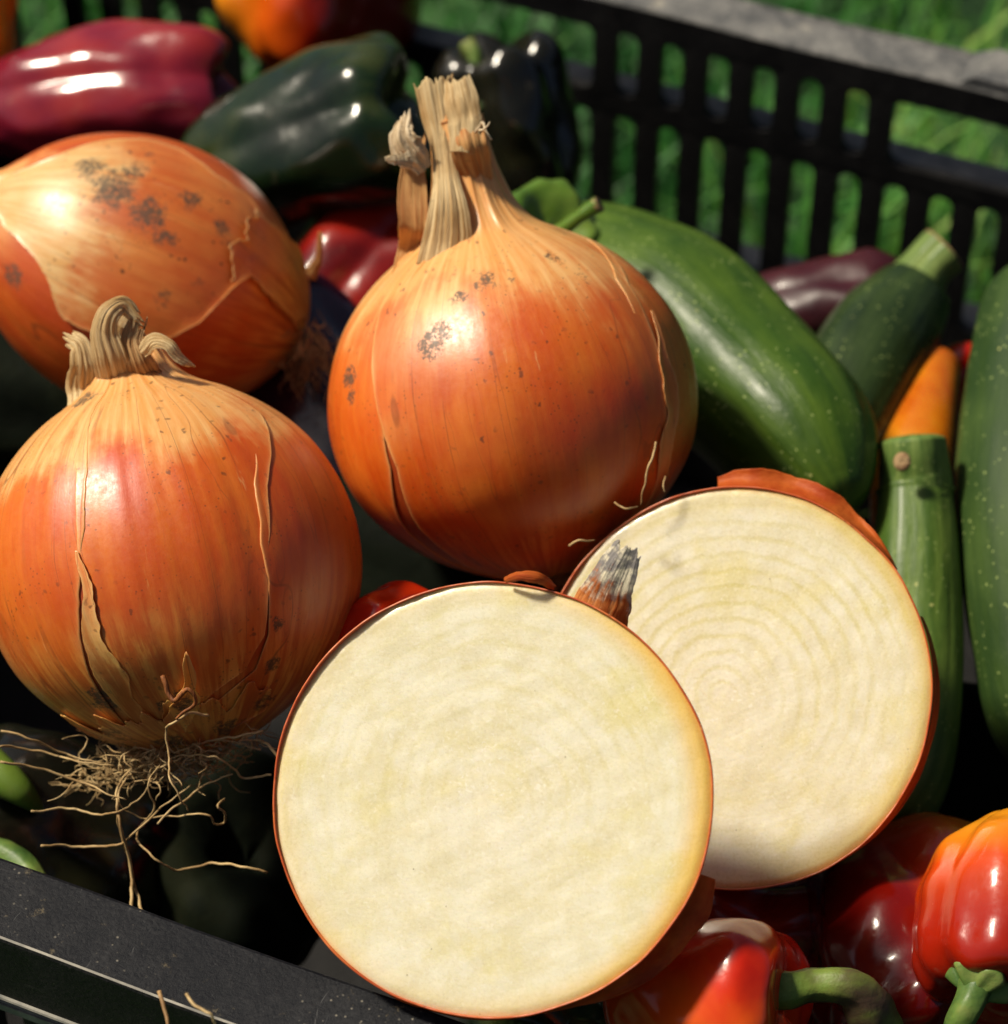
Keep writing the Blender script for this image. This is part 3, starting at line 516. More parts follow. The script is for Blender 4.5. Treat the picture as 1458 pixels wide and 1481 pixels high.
# =================================================================== WHOLE ONIONS
class Onion:
    def __init__(s, label, loc, axis, R, seed, prof=None, zs=1.0, ns=260, nt=420):
        s.root = thing('onion', label, 'onion', 'whole brown onions'); s.R = R; s.seed = seed; s.zs = zs
        s.M = frame(axis, cv(0, 0, 1), loc)
        pr = np.array(prof or [(-.93, .001), (-.95, .09), (-.935, .18), (-.86, .37), (-.66, .68), (-.35, .925), (0, 1.0), (.33, .945), (.60, .80), (.80, .60), (.905, .44), (.99, .31), (1.10, .23), (1.25, .18), (1.42, .15), (1.60, .14)])
        pr[:, 0] *= zs; c = np.r_[0, np.cumsum(np.linalg.norm(np.diff(pr, axis=0), axis=1))]; s.c = c / c[np.argmin(np.abs(pr[:, 0] - 1.25 * zs))]; s.pr = pr; s.ns, s.nt = ns, nt
        s.sg = np.linspace(0, s.c[-1], ns); s.tg = np.arange(nt) / nt * 2 * np.pi
        s.V = s.surf(s.sg[:, None] + 0 * s.tg, s.tg[None] + 0 * s.sg[:, None])
        Ww = xf(s.M, s.V.reshape(-1, 3)).reshape(s.V.shape); s.px, s.py, _ = proj(Ww)
        N = np.cross(np.gradient(s.V, axis=1), np.gradient(s.V, axis=0)); N /= np.linalg.norm(N, axis=-1, keepdims=True) + 1e-12
        if (N * s.V).sum() < 0: N = -N
        s.N = N; Nw = N @ s.M[:3, :3].T; s.front = ((Ww - CAM) * Nw).sum(-1) < 0
    def surf(s, sv, th, off=0.):
        z = pch(sv, s.c, s.pr[:, 0]); r = np.maximum(pch(sv, s.c, s.pr[:, 1]), .0005)
        D = np.stack([np.cos(th), np.sin(th), z * .35], -1)
        k = 1 + .022 * sn(D, s.seed, 1.2, 2) + .0045 * sn(D * np.array([1, 1, .35]), s.seed + 3, 7., 3) * np.clip(r * 2, 0, 1)
        z0 = z / s.zs; nk_ = np.clip((z0 - .86) * 3.2, 0, 1); k = k + nk_ * (.12 * sn(np.stack([np.cos(th) * 3, np.sin(th) * 3, z0 * .5], -1), s.seed + 21, 1.4, 4))
        r = r * k + off / s.R; 
        return np.stack([r * np.cos(th), r * np.sin(th), z + .0 * r], -1) * s.R
    def hit(s, px, py):
        d = (s.px - px) ** 2 + (s.py - py) ** 2 + np.where(s.front, 0, 1e9); i, j = np.unravel_index(np.argmin(d), d.shape)
        return s.sg[i], s.tg[j], s.V[i, j]
    def pt(s, px, py, lift=.001):
        return xf(s.M, s.hit(px, py)[2]) - FWD * lift
    def field(s, P, spots):             # soft patches round chosen places on the surface
        f = np.zeros(P.shape[:-1])
        for px, py, rad, st in spots:
            h = s.hit(px, py)[2]; r = rad / F * .66; f = np.maximum(f, st * np.exp(-((P - h) ** 2).sum(-1) / (r * r)))
        return f
    def bulb(s, mat, mould=(), pale=()):
        P = s.V.reshape(-1, 3)
        return obj('bulb', mesh('bulb', P, gridf(s.ns, s.nt, True)[:, ::-1], mat, attrs={'mould': np.clip(s.field(P, mould) * 1.25, 0, 1.12), 'pale': s.field(P, pale)}), s.root, s.M)
    def skin(s, mat, la, lb, s0, s1, off=.0006, curl=.0008, mould=(), pale=(), seed=1, wrap=0, rag=.02, n=200, m=200, ragend=.006, name='outer_skin', cw=.035):
        """papery sheet between two edges; an edge is a list of photo pixels or (s, theta) pairs"""
        def edge(l):
            o = []
            for e in l:
                if len(e) == 3: o.append((e[1], e[2]))
                else: h = s.hit(*e); o.append((h[0], h[1]))
            o.sort(); a = np.array(o); a[:, 1] = np.unwrap(a[:, 1]); return a
        A, B = edge(la), edge(lb); u = np.linspace(0, 1, n); sv = s0 + (s1 - s0) * u
        ta = np.interp(sv, A[:, 0], A[:, 1]); tb = np.interp(sv, B[:, 0], B[:, 1]); 
        while tb.mean() < ta.mean(): tb = tb + 2 * np.pi
        while tb.mean() - ta.mean() > 2 * np.pi: tb = tb - 2 * np.pi
        q = np.stack([sv * 14, 0 * sv, 0 * sv], -1)
        ta = ta + rag * sn(q, seed, 1., 5); tb = tb + rag * sn(q, seed + 1, 1., 5)
        x = np.linspace(0, 1, m); x = x + .12 * np.sin(2 * np.pi * x) * -.5
        if name == 'skin_strip': md = (ta + tb) / 2; kk = np.sin(np.pi * (u * .97 + .015)) ** .6; ta = md + (ta - md) * kk; tb = md + (tb - md) * kk
        th = ta[:, None] + (tb - ta)[:, None] * x[None]
        e = ragend * sn(np.stack([th * 9, 0 * th, 0 * th], -1), seed + 5, 1., 4)
        S = sv[:, None] + e * (np.abs(2 * u - 1) ** 3)[:, None]; S = np.clip(S, .001, s.c[-1] - .004)
        wd = (tb - ta)[:, None]; de = np.minimum(x[None] * wd, (1 - x[None]) * wd); dv = np.minimum(u, 1 - u)[:, None] * (s1 - s0) * 4
        ee = np.exp(-np.minimum(de, dv) / cw)
        of = off + curl * ee * (.35 + .65 * (sn(np.stack([th * 4, S * 9, 0 * th], -1), seed + 8, 1., 3) * .5 + .5)) + .00025 * sn(np.stack([th * 5, S * 6, 0 * th], -1), seed + 2, 1., 2)
        P = s.surf(S, th, of); Nn = np.stack([np.cos(th), np.sin(th), 0 * th], -1)
        # pull towards the pole caps along z where the surface is flat
        V, f = sheet(P, .00018); N = np.cross(np.gradient(P, axis=0), np.gradient(P, axis=1))
        if (N * P).sum() < 0: V, f = sheet(P[:, ::-1], .00018)
        ed = np.exp(-np.broadcast_to(np.minimum(de, dv), S.shape) / .011) * .9
        if (N * P).sum() < 0: ed = ed[:, ::-1]
        ed = np.r_[ed.ravel(), ed.ravel()]
        return obj(name, mesh(name, V, f, mat, attrs={'mould': np.clip(s.field(V, mould) * 1.25, 0, 1.12), 'pale': np.clip(s.field(V, pale) + ed, 0, 1)}), s.root, s.M)

def ribbon(root, name, pts, widths, mat, bulge=.3, ridges=6, ridge=.04, rag=.06, side=None, thick=.0003, seed=1, n=90, m=60, twist=0., fold=0., taper_rag=.02, attrs=None):
    """papery strip along a curve, cross-section bulging towards the viewer"""
    C = curve(pts, n); T = np.gradient(C, axis=0); T /= np.linalg.norm(T, axis=1, keepdims=True)
    s = np.linspace(0, 1, n); w_ = pch(s, np.linspace(0, 1, len(widths)), widths); x = np.linspace(-1, 1, m)
    view = -FWD if side is None else nrm(side)
    X = np.cross(T, view); X /= np.linalg.norm(X, axis=1, keepdims=True); Y = np.cross(X, T)
    tw = twist * s; X, Y = X * np.cos(tw)[:, None] + Y * np.sin(tw)[:, None], Y * np.cos(tw)[:, None] - X * np.sin(tw)[:, None]
    q = np.stack([s * 9, 0 * s, 0 * s], -1); wl = w_ * (1 + rag * sn(q, seed, 1., 4)); wr = w_ * (1 + rag * sn(q, seed + 1, 1., 4))
    ww = np.where(x[None] < 0, wl[:, None], wr[:, None]); A = x[None] * ww
    wb = np.minimum(ww, 1.3 * min(widths[:-1]) + 0 * ww); bz = wb * bulge * (1 - x[None] ** 2) + wb * ridge * 1.1 * sn(np.stack([x[None] * ridges * 1.1 + 0 * A, s[:, None] * .9 + 0 * A, 0 * A], -1), seed + 4, 1., 4) + ww * .07 * sn(np.stack([x[None] * 2 + 0 * A, s[:, None] * 5 + 0 * A, 0 * A], -1), seed + 6, 1., 3) + fold * ww * x[None]
    e = taper_rag * (sn(np.stack([x * 6, 0 * x, 0 * x], -1), seed + 7, 1., 5))
    P = C[:, None] + A[..., None] * X[:, None] + bz[..., None] * Y[:, None] + (e[None] * (s ** 6)[:, None])[..., None] * T[:, None] * np.linalg.norm(C[-1] - C[0]) * 3
    V, f = sheet(P, thick); uv = np.stack([x[None] / 2 + .5 + 0 * A, s[:, None] + 0 * A, 0 * A + seed], -1).reshape(-1, 3)
    at = {'uvw': np.vstack([uv, uv])}; z = np.zeros(len(V)); at['mould'] = z; at['pale'] = z
    loc = C[n // 2]; M = np.eye(4); M[:3, 3] = loc
    return obj(name, mesh(name, V - loc, f, mat, attrs=at), root, M)

PAPER = paper_mat('dry_neck_paper', seed=1); PAPER2 = paper_mat('orange_neck_paper', (.48, .17, .045), (.72, .42, .16), .5, .22, 16., 1.5, seed=4)
WHITEP = paper_mat('frayed_white_paper', (.46, .32, .17), (.76, .62, .42), .7, .15, 10., 3., seed=7)
ROOTM = paper_mat('root_fibre', (.30, .18, .07), (.62, .45, .22), .2, .1, 3., 8., seed=9)
DARKROOT = paper_mat('dark_root_fibre', (.18, .09, .035), (.48, .30, .13), .3, .1, 3., 8., seed=11)
def fibre(pts, r, k=5, n=None):
    pts = np.asarray(pts, float); n = n or len(pts) * 7; r = r * .72; P = curve(pts, n)
    P = P + .00025 * np.stack([sn(P * 500, random.randrange(999), 1., 2) for _ in range(3)], -1)
    return tube(P, [r, r * .95, r * .8, r * .45], k)
def fibre_obj(root, name, parts, mat, **pr):
    V, f, t = join(parts); uv = np.stack([V[:, 0] * 30, V[:, 1] * 30, V[:, 2] * 30], -1)
    return obj(name, mesh(name, V, f, mat, tris=t, attrs={'uvw': uv}), root, None, **pr)

# --- tall-necked onion in the middle
M1 = onion_mat('onion_skin_mid', .045, 1.0, mould=.7, top=(.48, .92)); M1b = onion_mat('onion_inner_mid', .045, 2.0, deep=(.30, .04, .006), mid=(.50, .10, .016), mould=.2)
on = Onion('upright brown onion with a tall papery neck and grey mould specks in the middle', W(744, 588, .690), cv(-.20, .965, .14), .0452, 11)
spots = [(625, 500, 34, 1.), (640, 475, 26, .9), (700, 408, 34, .75), (740, 405, 22, .6), (665, 432, 22, .8), (505, 545, 26, 1.), (508, 575, 20, .8), (800, 375, 26, .7), (840, 400, 30, .6), (965, 590, 22, .8), (990, 530, 18, .6), (600, 520, 22, .6), (958, 560, 14, .9)]
pal = [(600, 470, 90, .55), (560, 400, 80, .7), (700, 380, 70, .6), (820, 400, 60, .4), (575, 620, 30, .3)]
on.bulb(M1b, spots, pal)
# front sheet between the left crack and the right seam
on.skin(M1, [(606, 372), (562, 430), (545, 480), (543, 540), (556, 610), (575, 680), (608, 765)], [(860, 352), (905, 410), (940, 480), (957, 560), (962, 620), (948, 690), (925, 740)], .03, 1.17, .0005, .0004, spots, pal, 5, rag=.012)
# side sheets wrap round the back, under the front sheet's edges
on.skin(M1, [(846, 346), (888, 405), (926, 480), (950, 560), (962, 620), (956, 690), (934, 742)], [(622, 372), (580, 430), (562, 480), (556, 540), (556, 610), (566, 680), (594, 770)], .03, 1.19, .00035, .0002, spots, pal, 8, rag=.014, m=260)
# strip of half-lifted skin along the right seam
on.skin(M1, [(925, 440), (948, 520), (955, 600), (945, 660), (926, 725)], [(935, 445), (962, 520), (972, 600), (962, 660), (940, 728)], .22, .62, .0009, .0004, (), [(950, 640, 60, .8)], 11, rag=.05, m=24, name='skin_strip')
nk = loft(on.root, 'neck', [W(672, 262, .683), W(660, 215, .683), W(650, 175, .684), W(642, 126, .686)], [pxr(26, .67), pxr(31, .67), pxr(33, .67), pxr(34, .67)], PAPER2, k=110, n=110, rid=.10, nrid=11, seed=3, wob=.07, flat=.62)
RB = lambda a: [pxr(k, .66) for k in a]
ribbon(on.root, 'neck_leaf', [on.pt(640, 385, -.0060), on.pt(646, 358, -.0004), W(648, 300, .669), W(643, 240, .674), W(637, 180, .676), W(628, 116, .676)], RB([40, 34, 22, 17, 27, 30]), PAPER, .35, 7, .10, .06, seed=3, taper_rag=.012)
ribbon(on.root, 'neck_leaf', [on.pt(694, 262, -.002), on.pt(686, 240, .0004), W(678, 212, .670), W(670, 176, .674), W(662, 130, .678)], RB([20, 26, 27, 26, 23]), PAPER2, .35, 6, .05, .05, seed=13, taper_rag=.012)
ribbon(on.root, 'neck_leaf', [W(668, 222, .669), W(672, 180, .671), W(667, 145, .672), W(662, 118, .674)], RB([16, 23, 25, 20]), PAPER, .35, 5, .06, .08, seed=17, taper_rag=.02)
ribbon(on.root, 'neck_leaf', [on.pt(572, 400, -.0030), on.pt(588, 365, .0004), W(598, 330, .674), W(596, 275, .674), W(598, 235, .674), W(604, 200, .675)], RB([8, 17, 22, 21, 18, 12]), PAPER2, -.35, 3, .06, .10, seed=23)
ribbon(on.root, 'neck_leaf', [W(614, 245, .673), W(597, 224, .671), W(584, 202, .670), W(586, 172, .671)], RB([14, 22, 20, 11]), WHITEP, .25, 5, .16, .22, seed=29, twist=.5, taper_rag=.07)
ribbon(on.root, 'neck_leaf', [W(594, 232, .668), W(574, 232, .665), W(557, 230, .664)], RB([12, 8, 3]), WHITEP, .3, 3, .1, .3, seed=31, n=40, m=24)
ribbon(on.root, 'neck_leaf', [W(715, 305, .680), W(742, 312, .682), W(780, 338, .684)], RB([10, 15, 7]), paper_mat('brown_flap', (.16, .05, .012), (.40, .17, .04), .6, .1, seed=12), .3, 4, .08, .2, seed=37, n=40, m=30)
fibre_obj(on.root, 'neck_shreds', [fibre([W(688, 190, .665), W(700, 178, .662), W(703, 192, .662), W(710, 202, .662)], .0006), fibre([W(690, 188, .665), W(703, 184, .66), W(708, 176, .66)], .0005)], WHITEP, kind='stuff')
fibre_obj(on.root, 'bottom_fibres', [fibre([W(950, 640, .652), W(938, 680, .650), W(925, 730, .652)], .0004), fibre([W(888, 728, .648), W(905, 735, .646), W(922, 733, .648)], .0004), fibre([W(823, 788, .655), W(838, 781, .653), W(860, 782, .655)], .0004), fibre([W(963, 690, .66), W(960, 705, .657), W(962, 712, .657)], .0003)], ROOTM, kind='stuff')
fibre_obj(on.root, 'roots', [fibre([W(835 + random.uniform(-20, 20), 815, .70), W(835 + random.uniform(-40, 40), 835, .70), W(835 + random.uniform(-60, 60), 850 + random.uniform(-20, 20), .70)], .0004) for _ in range(40)], DARKROOT, kind='stuff')

# --- left onion with long roots
M2 = onion_mat('onion_skin_left', .044, 4.0, mould=.65, top=(.50, .86), bottom=(.10, .75), yellow=(.84, .44, .09)); M2b = onion_mat('onion_inner_left', .044, 5.0, deep=(.34, .045, .006), mid=(.54, .12, .018), mould=.2)  # bottom yellow reaches higher to paint sunlit gold on the left onion
o2 = Onion('brown onion with a short curled dry neck and a tangle of long roots', W(249, 826, .660), cv(-.21, .975, -.02), .0443, 27, prof=[(-.95, .001), (-.97, .09), (-.955, .18), (-.88, .37), (-.68, .68), (-.36, .925), (0, 1.0), (.33, .95), (.60, .82), (.80, .63), (.905, .48), (.98, .34), (1.05, .25), (1.15, .19), (1.25, .15)])
spots = [(150, 1010, 40, .9), (110, 1045, 34, .9), (75, 600, 34, .9), (120, 580, 34, .9), (265, 1010, 30, 1.), (240, 1020, 22, .9), (400, 900, 18, .9), (395, 960, 20, .9), (320, 560, 26, .5), (395, 1010, 20, .6), (60, 1055, 30, .7), (300, 1060, 26, .5), (180, 570, 24, .6)]
pal = [(20, 970, 90, .5), (260, 1045, 60, .8), (60, 620, 60, .5), (240, 570, 60, .7), (325, 850, 0, 0), (440, 860, 22, .35), (135, 930, 20, .5), (30, 640, 50, .4)]  # pale skin patches; the big lower-left one paints sunlit gold
pal = [p for p in pal if p[3] > 0]
o2.bulb(M2b, spots, pal)
o2.skin(M2, [(118, 600), (112, 680), (112, 760), (118, 850), (135, 940), (170, 1010), (225, 1055)], [(372, 600), (385, 700), (388, 790), (386, 870), (378, 920), (350, 970), (300, 1010)], .10, .985, .0005, .0004, spots, pal, 45, rag=.014)
o2.skin(M2, [(352, 600), (366, 700), (376, 790), (384, 870), (386, 920), (366, 970), (312, 1015)], [(134, 600), (128, 680), (124, 760), (116, 850), (124, 940), (150, 1010), (200, 1060)], .055, .99, .0004, .0003, spots, pal, 48, rag=.016, m=280)
o2.skin(M2, [(112, 800), (117, 860), (130, 930), (150, 990), (190, 1040)], [(128, 800), (138, 860), (160, 930), (190, 990), (225, 1040)], .14, .55, .0009, .0004, (), [(150, 930, 80, .9)], 55, rag=.05, m=30, name='skin_strip')
spb = [(70, 1040, 40, .9), (120, 1070, 40, .9), (170, 1060, 40, .8), (250, 1070, 40, .9), (330, 1050, 40, .9), (380, 1010, 30, .9)]
o2.skin(M2, [(20, 1020), (60, 1050), (110, 1078)], [(400, 985), (370, 1030), (330, 1058)], .04, .225, .0011, .0011, spb, [(200, 1080, 160, .35)], 61, rag=.10, ragend=.05, m=260, n=70, cw=.05)
o2.skin(M2, [(246, 985), (250, 1010), (240, 1040)], [(292, 985), (290, 1010), (282, 1040)], .16, .30, .0020, .0016, [(265, 1010, 30, 1.)], (), 64, rag=.10, ragend=.04, m=50, n=50, cw=.08, name='skin_strip')
loft(o2.root, 'neck', [W(178, 520, .660), W(172, 495, .660), W(170, 478, .659), W(176, 462, .657)], [pxr(42, .655), pxr(44, .655), pxr(40, .655), pxr(30, .655)], PAPER, k=110, n=90, rid=.14, nrid=13, seed=5, wob=.09, flat=.6)
BRN = paper_mat('brown_neck_leaf', (.30, .13, .04), (.55, .34, .15), .4, .15, seed=14)
for i, (pts, wd, mt, bl, tw) in enumerate([
    ([o2.pt(122, 604, -.006), W(122, 562, .657), W(122, 525, .652), W(116, 500, .652), W(102, 490, .654)], [26, 27, 25, 20, 12], PAPER, .3, 0),
    ([o2.pt(180, 604, -.007), W(168, 556, .653), W(158, 515, .648), W(150, 480, .647), W(160, 450, .646), W(178, 440, .648), W(198, 462, .649)], [34, 32, 27, 25, 20, 15, 10], PAPER, .35, .1),
    ([o2.pt(222, 590, -.007), W(214, 550, .654), W(200, 520, .649), W(193, 495, .649), W(198, 470, .650)], [34, 32, 26, 18, 12], BRN, .3, 0),
    ([W(207, 508, .648), W(226, 494, .645), W(244, 500, .644), W(256, 516, .645), W(275, 530, .647)], [8, 13, 10, 9, 6], PAPER, .5, 1.0)]):
    ribbon(o2.root, 'neck_leaf', pts, [pxr(a, .64) for a in wd], mt, bl, 6, .11, .14, seed=60 + 3 * i, twist=tw, taper_rag=.05)
ZX = lambda x, y, d=.648: W(x / 2.55, 900 + y / 2.55, d)
for pts, r in [([(0, 515), (150, 540), (300, 590), (400, 630), (470, 655)], .00045), ([(120, 697), (250, 688), (370, 708), (430, 700), (500, 660), (560, 600)], .0004),
    ([(150, 828), (290, 825), (450, 815), (510, 760), (600, 680), (700, 600)], .00045), ([(480, 1075), (487, 930), (452, 790), (430, 680), (440, 600), (480, 540)], .0006),
    ([(535, 1092), (500, 980), (470, 850), (440, 720), (435, 640), (470, 560)], .0006), ([(985, 920), (900, 905), (760, 890), (650, 915), (590, 880), (510, 810), (520, 750), (570, 690), (545, 590), (590, 530)], .00045),
    ([(825, 650), (800, 680), (830, 705), (825, 740), (790, 745), (775, 712), (650, 715), (500, 715), (420, 650)], .0004), ([(1000, 560), (900, 572), (860, 540), (800, 500), (700, 490), (600, 505)], .0004),
    ([(1045, 520), (1000, 460), (940, 435), (880, 440)], .0005), ([(770, 345), (700, 335), (640, 370), (612, 400), (625, 500), (630, 580), (660, 640), (695, 695)], .00045),
    ([(0, 460), (80, 462), (200, 490), (300, 515), (420, 525)], .0004), ([(0, 400), (100, 425), (250, 490), (380, 520)], .0004), ([(580, 740), (640, 690), (760, 600), (860, 560)], .0004), ([(970, 400), (880, 420), (760, 440), (640, 480)], .0004)]:
    dd = .640 if pts[0] != (770, 345) else .622
    k = len(pts)
    V, f, t = fibre([ZX(x, y, dd + .004 * math.sin(i * 1.7 + k)) for i, (x, y) in enumerate(pts)], r, 6)
    obj('root', mesh('root', V, f, ROOTM, tris=t, attrs={'uvw': V * 30}), o2.root)
parts = []
for _ in range(480):
    x0, y0 = random.gauss(600, 150), random.gauss(500, 34); x0 = min(max(x0, 300), 960); y0 -= (x0 - 560) * .16; a = random.uniform(0, 6.28); L = random.uniform(60, 150); pts = []; d = .652 + random.uniform(-.010, .018)
    for j in range(5):
        pts.append(ZX(x0, y0, d)); x0 += math.cos(a) * L / 3; y0 += math.sin(a) * L / 4.5; a += random.uniform(-1.4, 1.4); d += random.uniform(-.003, .003)
    parts.append(fibre(pts, random.uniform(.00018, .00038), 4, 16))
fibre_obj(o2.root, 'root_tangle', parts, ROOTM, kind='stuff')
fibre_obj(o2.root, 'skin_shred', [fibre([ZX(600, 200, .618), ZX(640, 290, .617), ZX(700, 250, .616), ZX(720, 290, .617), ZX(650, 350, .618)], .0009)], paper_mat('charred_skin', (.10, .03, .01), (.35, .12, .03), .6, .05, seed=15))

# --- speckled onion lying on its side
M3 = onion_mat('onion_skin_speckled', .038, 7.0, deep=(.52, .10, .015), mid=(.66, .22, .045), mould=1.0, top=(.28, .70), pale=(.78, .52, .24)); M3b = onion_mat('onion_inner_red', .038, 8.0, deep=(.44, .055, .006), mid=(.60, .12, .014), mould=.25, top=(1.0, 1.3))
o3 = Onion('brown onion lying on its side with torn speckled outer skin at the left edge', W(212, 400, .745), cv(-.90, .36, .22), .0375, 31, zs=1.24)
spots = [(165, 275, 54, .9), (215, 310, 46, .9), (130, 245, 40, .9), (190, 250, 40, .8), (240, 345, 30, .8), (320, 330, 26, .8), (275, 290, 34, .8), (235, 430, 30, .7), (285, 415, 26, .6), (60, 300, 20, .5), (120, 330, 20, .5), (20, 400, 36, .9), (200, 350, 26, .6), (215, 225, 24, .6)]
pal = [(60, 290, 70, .8), (110, 340, 60, .4)]
o3.bulb(M3b, [(20, 400, 36, .8)], [(0, 330, 40, .6)])
# torn outer skin: covers the upper side, its lower edge ragged
o3.skin(M3, [(-5, 312), (30, 350), (60, 400), (95, 450), (150, 480), (230, 490), (290, 460), (340, 410), (375, 400), (395, 450), (430, 480)], [(-10, 262), (60, 235), (140, 212), (200, 208), (260, 222), (330, 270), (400, 350), (445, 430)], .06, 1.05, .0007, .0009, spots, pal, 71, rag=.06, ragend=.02, cw=.06)
o3.skin(M3, [(330, 400), (360, 395), (385, 430), (420, 470), (450, 478)], [(330, 290), (380, 325), (430, 380), (455, 430), (462, 450)], .05, .36, .0016, .0022, (), (), 78, rag=.05, ragend=.03, m=70, cw=.2)
loft(o3.root, 'neck', [W(10, 305, .735), W(-20, 292, .728), W(-50, 275, .72), W(-90, 262, .715)], [pxr(40, .72), pxr(26, .72), pxr(20, .72), pxr(22, .72)], PAPER, k=60, rid=.15, nrid=9, seed=8, wob=.1)
parts = []
for _ in range(190):
    x0, y0 = random.gauss(446, 16), random.gauss(508, 24); a = random.uniform(.4, 2.6); L = random.uniform(20, 62); pts = []; d = .745 + random.uniform(-.01, .015)
    for j in range(5):
        pts.append(W(x0, y0, d)); x0 += math.cos(a) * L / 4; y0 += math.sin(a) * L / 4; a += random.uniform(-.9, .9)
    parts.append(fibre(pts, random.uniform(.00018, .0004), 4, 14))
fibre_obj(o3.root, 'root_tangle', parts, DARKROOT, kind='stuff')
ribbon(o3.root, 'skin_flap', [W(448, 400, .735), W(461, 370, .728), W(464, 335, .725)], [pxr(10, .73), pxr(5, .73), pxr(2, .73)], PAPER2, .3, 3, .1, .2, seed=84, n=40, m=20)

# =================================================================== CUT HALVES
def flesh_mat(name, R, ctr, rings, seed, ringamt, wav=.1, edge=(.74, .46, .06)):
    g = G(name); p = g.scale(g.objc(), 1 / R); q = g.xyz(p); ps = g.vm('ADD', p, (seed * 3., seed, 0))
    # concentric scales: bent distance from a slightly off-centre heart
    wv = g.noise(ps, 1.3, 4., .6); dx, dy = g.ma('SUBTRACT', q[0], ctr[0]), g.ma('SUBTRACT', q[1], ctr[1])
    rc = g.ma('SQRT', g.ma('ADD', g.ma('MULTIPLY', dx, dx), g.ma('MULTIPLY', dy, dy)))
    r = g.ma('SQRT', g.ma('ADD', g.ma('MULTIPLY', q[0], q[0]), g.ma('MULTIPLY', q[1], q[1])))
    rb = g.ma('ADD', g.mix(r, rc, r), 0.) if False else g.ma('ADD', g.ma('MULTIPLY', rc, g.ma('SUBTRACT', 1., r)), g.ma('MULTIPLY', r, r))
    rb = g.ma('ADD', rb, g.ma('MULTIPLY', wv, wav))
    ph = g.ma('MULTIPLY', rb, rings); fr = g.ma('FRACT', ph); line = g.ma('ABSOLUTE', g.ma('SUBTRACT', fr, .5))
    grad = g.ss(line, .42, .5); soft = g.ss(line, .15, .5)
    n1 = g.noise(ps, 5., 5., .6); n2 = g.noise(ps, 60., 5., .7); n3 = g.noise(ps, 1.6, 3.); vis = g.ss(n3, .38, .6)
    c = g.mix(g.ss(n1, .35, .65), (.72, .66, .45), (.79, .75, .59)); c = g.mix(g.ss(g.noise(ps, 2.3, 4., .6), .5, .7), c, (.72, .65, .36))
    hn = g.ma('SUBTRACT', 1., g.ss(rc, .0, .5)); c = g.mix(g.ma('MULTIPLY', hn, .4), c, (.79, .73, .60))
    up_ = g.ss(g.ma('ADD', q[1], g.ma('MULTIPLY', g.ma('SUBTRACT', n3, .5), 1.2)), -.45, .35); vis = g.ma('MULTIPLY', g.lin(up_, 0., 1., .25, 1.), g.lin(vis, 0., 1., .4, 1.))
    c = g.mix(g.ma('MULTIPLY', g.ma('MULTIPLY', g.ss(line, .22, .48), vis), ringamt), c, (.62, .54, .18)); c = g.mix(g.ma('MULTIPLY', g.ma('MULTIPLY', g.ss(g.ma('ABSOLUTE', g.ma('SUBTRACT', line, .30)), .06, .0), vis), ringamt * .45), c, (.78, .71, .50))
    c = g.mix(g.ma('MULTIPLY', g.ss(g.noise(ps, 38., 3., .6, 1.5), .57, .68), g.lin(hn, 0., 1., .45, .95)), c, (.86, .82, .70)); c = g.mix(g.ma('MULTIPLY', g.ss(n2, .54, .68), .45), c, (.86, .80, .64)); c = g.mix(g.ma('MULTIPLY', g.ss(n2, .44, .32), .22), c, (.60, .50, .24))
    re = g.ma('ADD', r, g.ma('MULTIPLY', g.ma('SUBTRACT', n1, .5), .05))
    c = g.mix(g.ma('MULTIPLY', g.ss(re, .84, .985), g.lin(g.ss(q[0], -.3, .8), 0., 1., .25, .85)), c, edge); c = g.mix(g.ma('MULTIPLY', g.ss(re, .965, .995), .6), c, (.66, .36, .08))
    sp = g.ma('MULTIPLY', g.ss(g.vor(ps, 9.), .045, .025), g.ss(g.noise(ps, 2., 1.), .50, .56)); c = g.mix(g.ma('MULTIPLY', sp, .7), c, (.22, .16, .06))
    g.P(Base_Color=c, Roughness=g.lin(n2, .35, .65, .20, .42), Specular_IOR_Level=.55, Coat_Weight=.25, Coat_Roughness=.12, Subsurface_Weight=.4, Subsurface_Scale=.005, Subsurface_Radius=(1., .8, .4))
    h = g.ma('ADD', g.ma('MULTIPLY', n2, .6), g.ma('SUBTRACT', g.ma('MULTIPLY', g.noise(ps, 26., 6., .7), .5), g.ma('MULTIPLY', g.ss(line, .3, .5), .25 * ringamt)))
    g.P(Normal=g.bump(h, .00022, .5)); return g.m
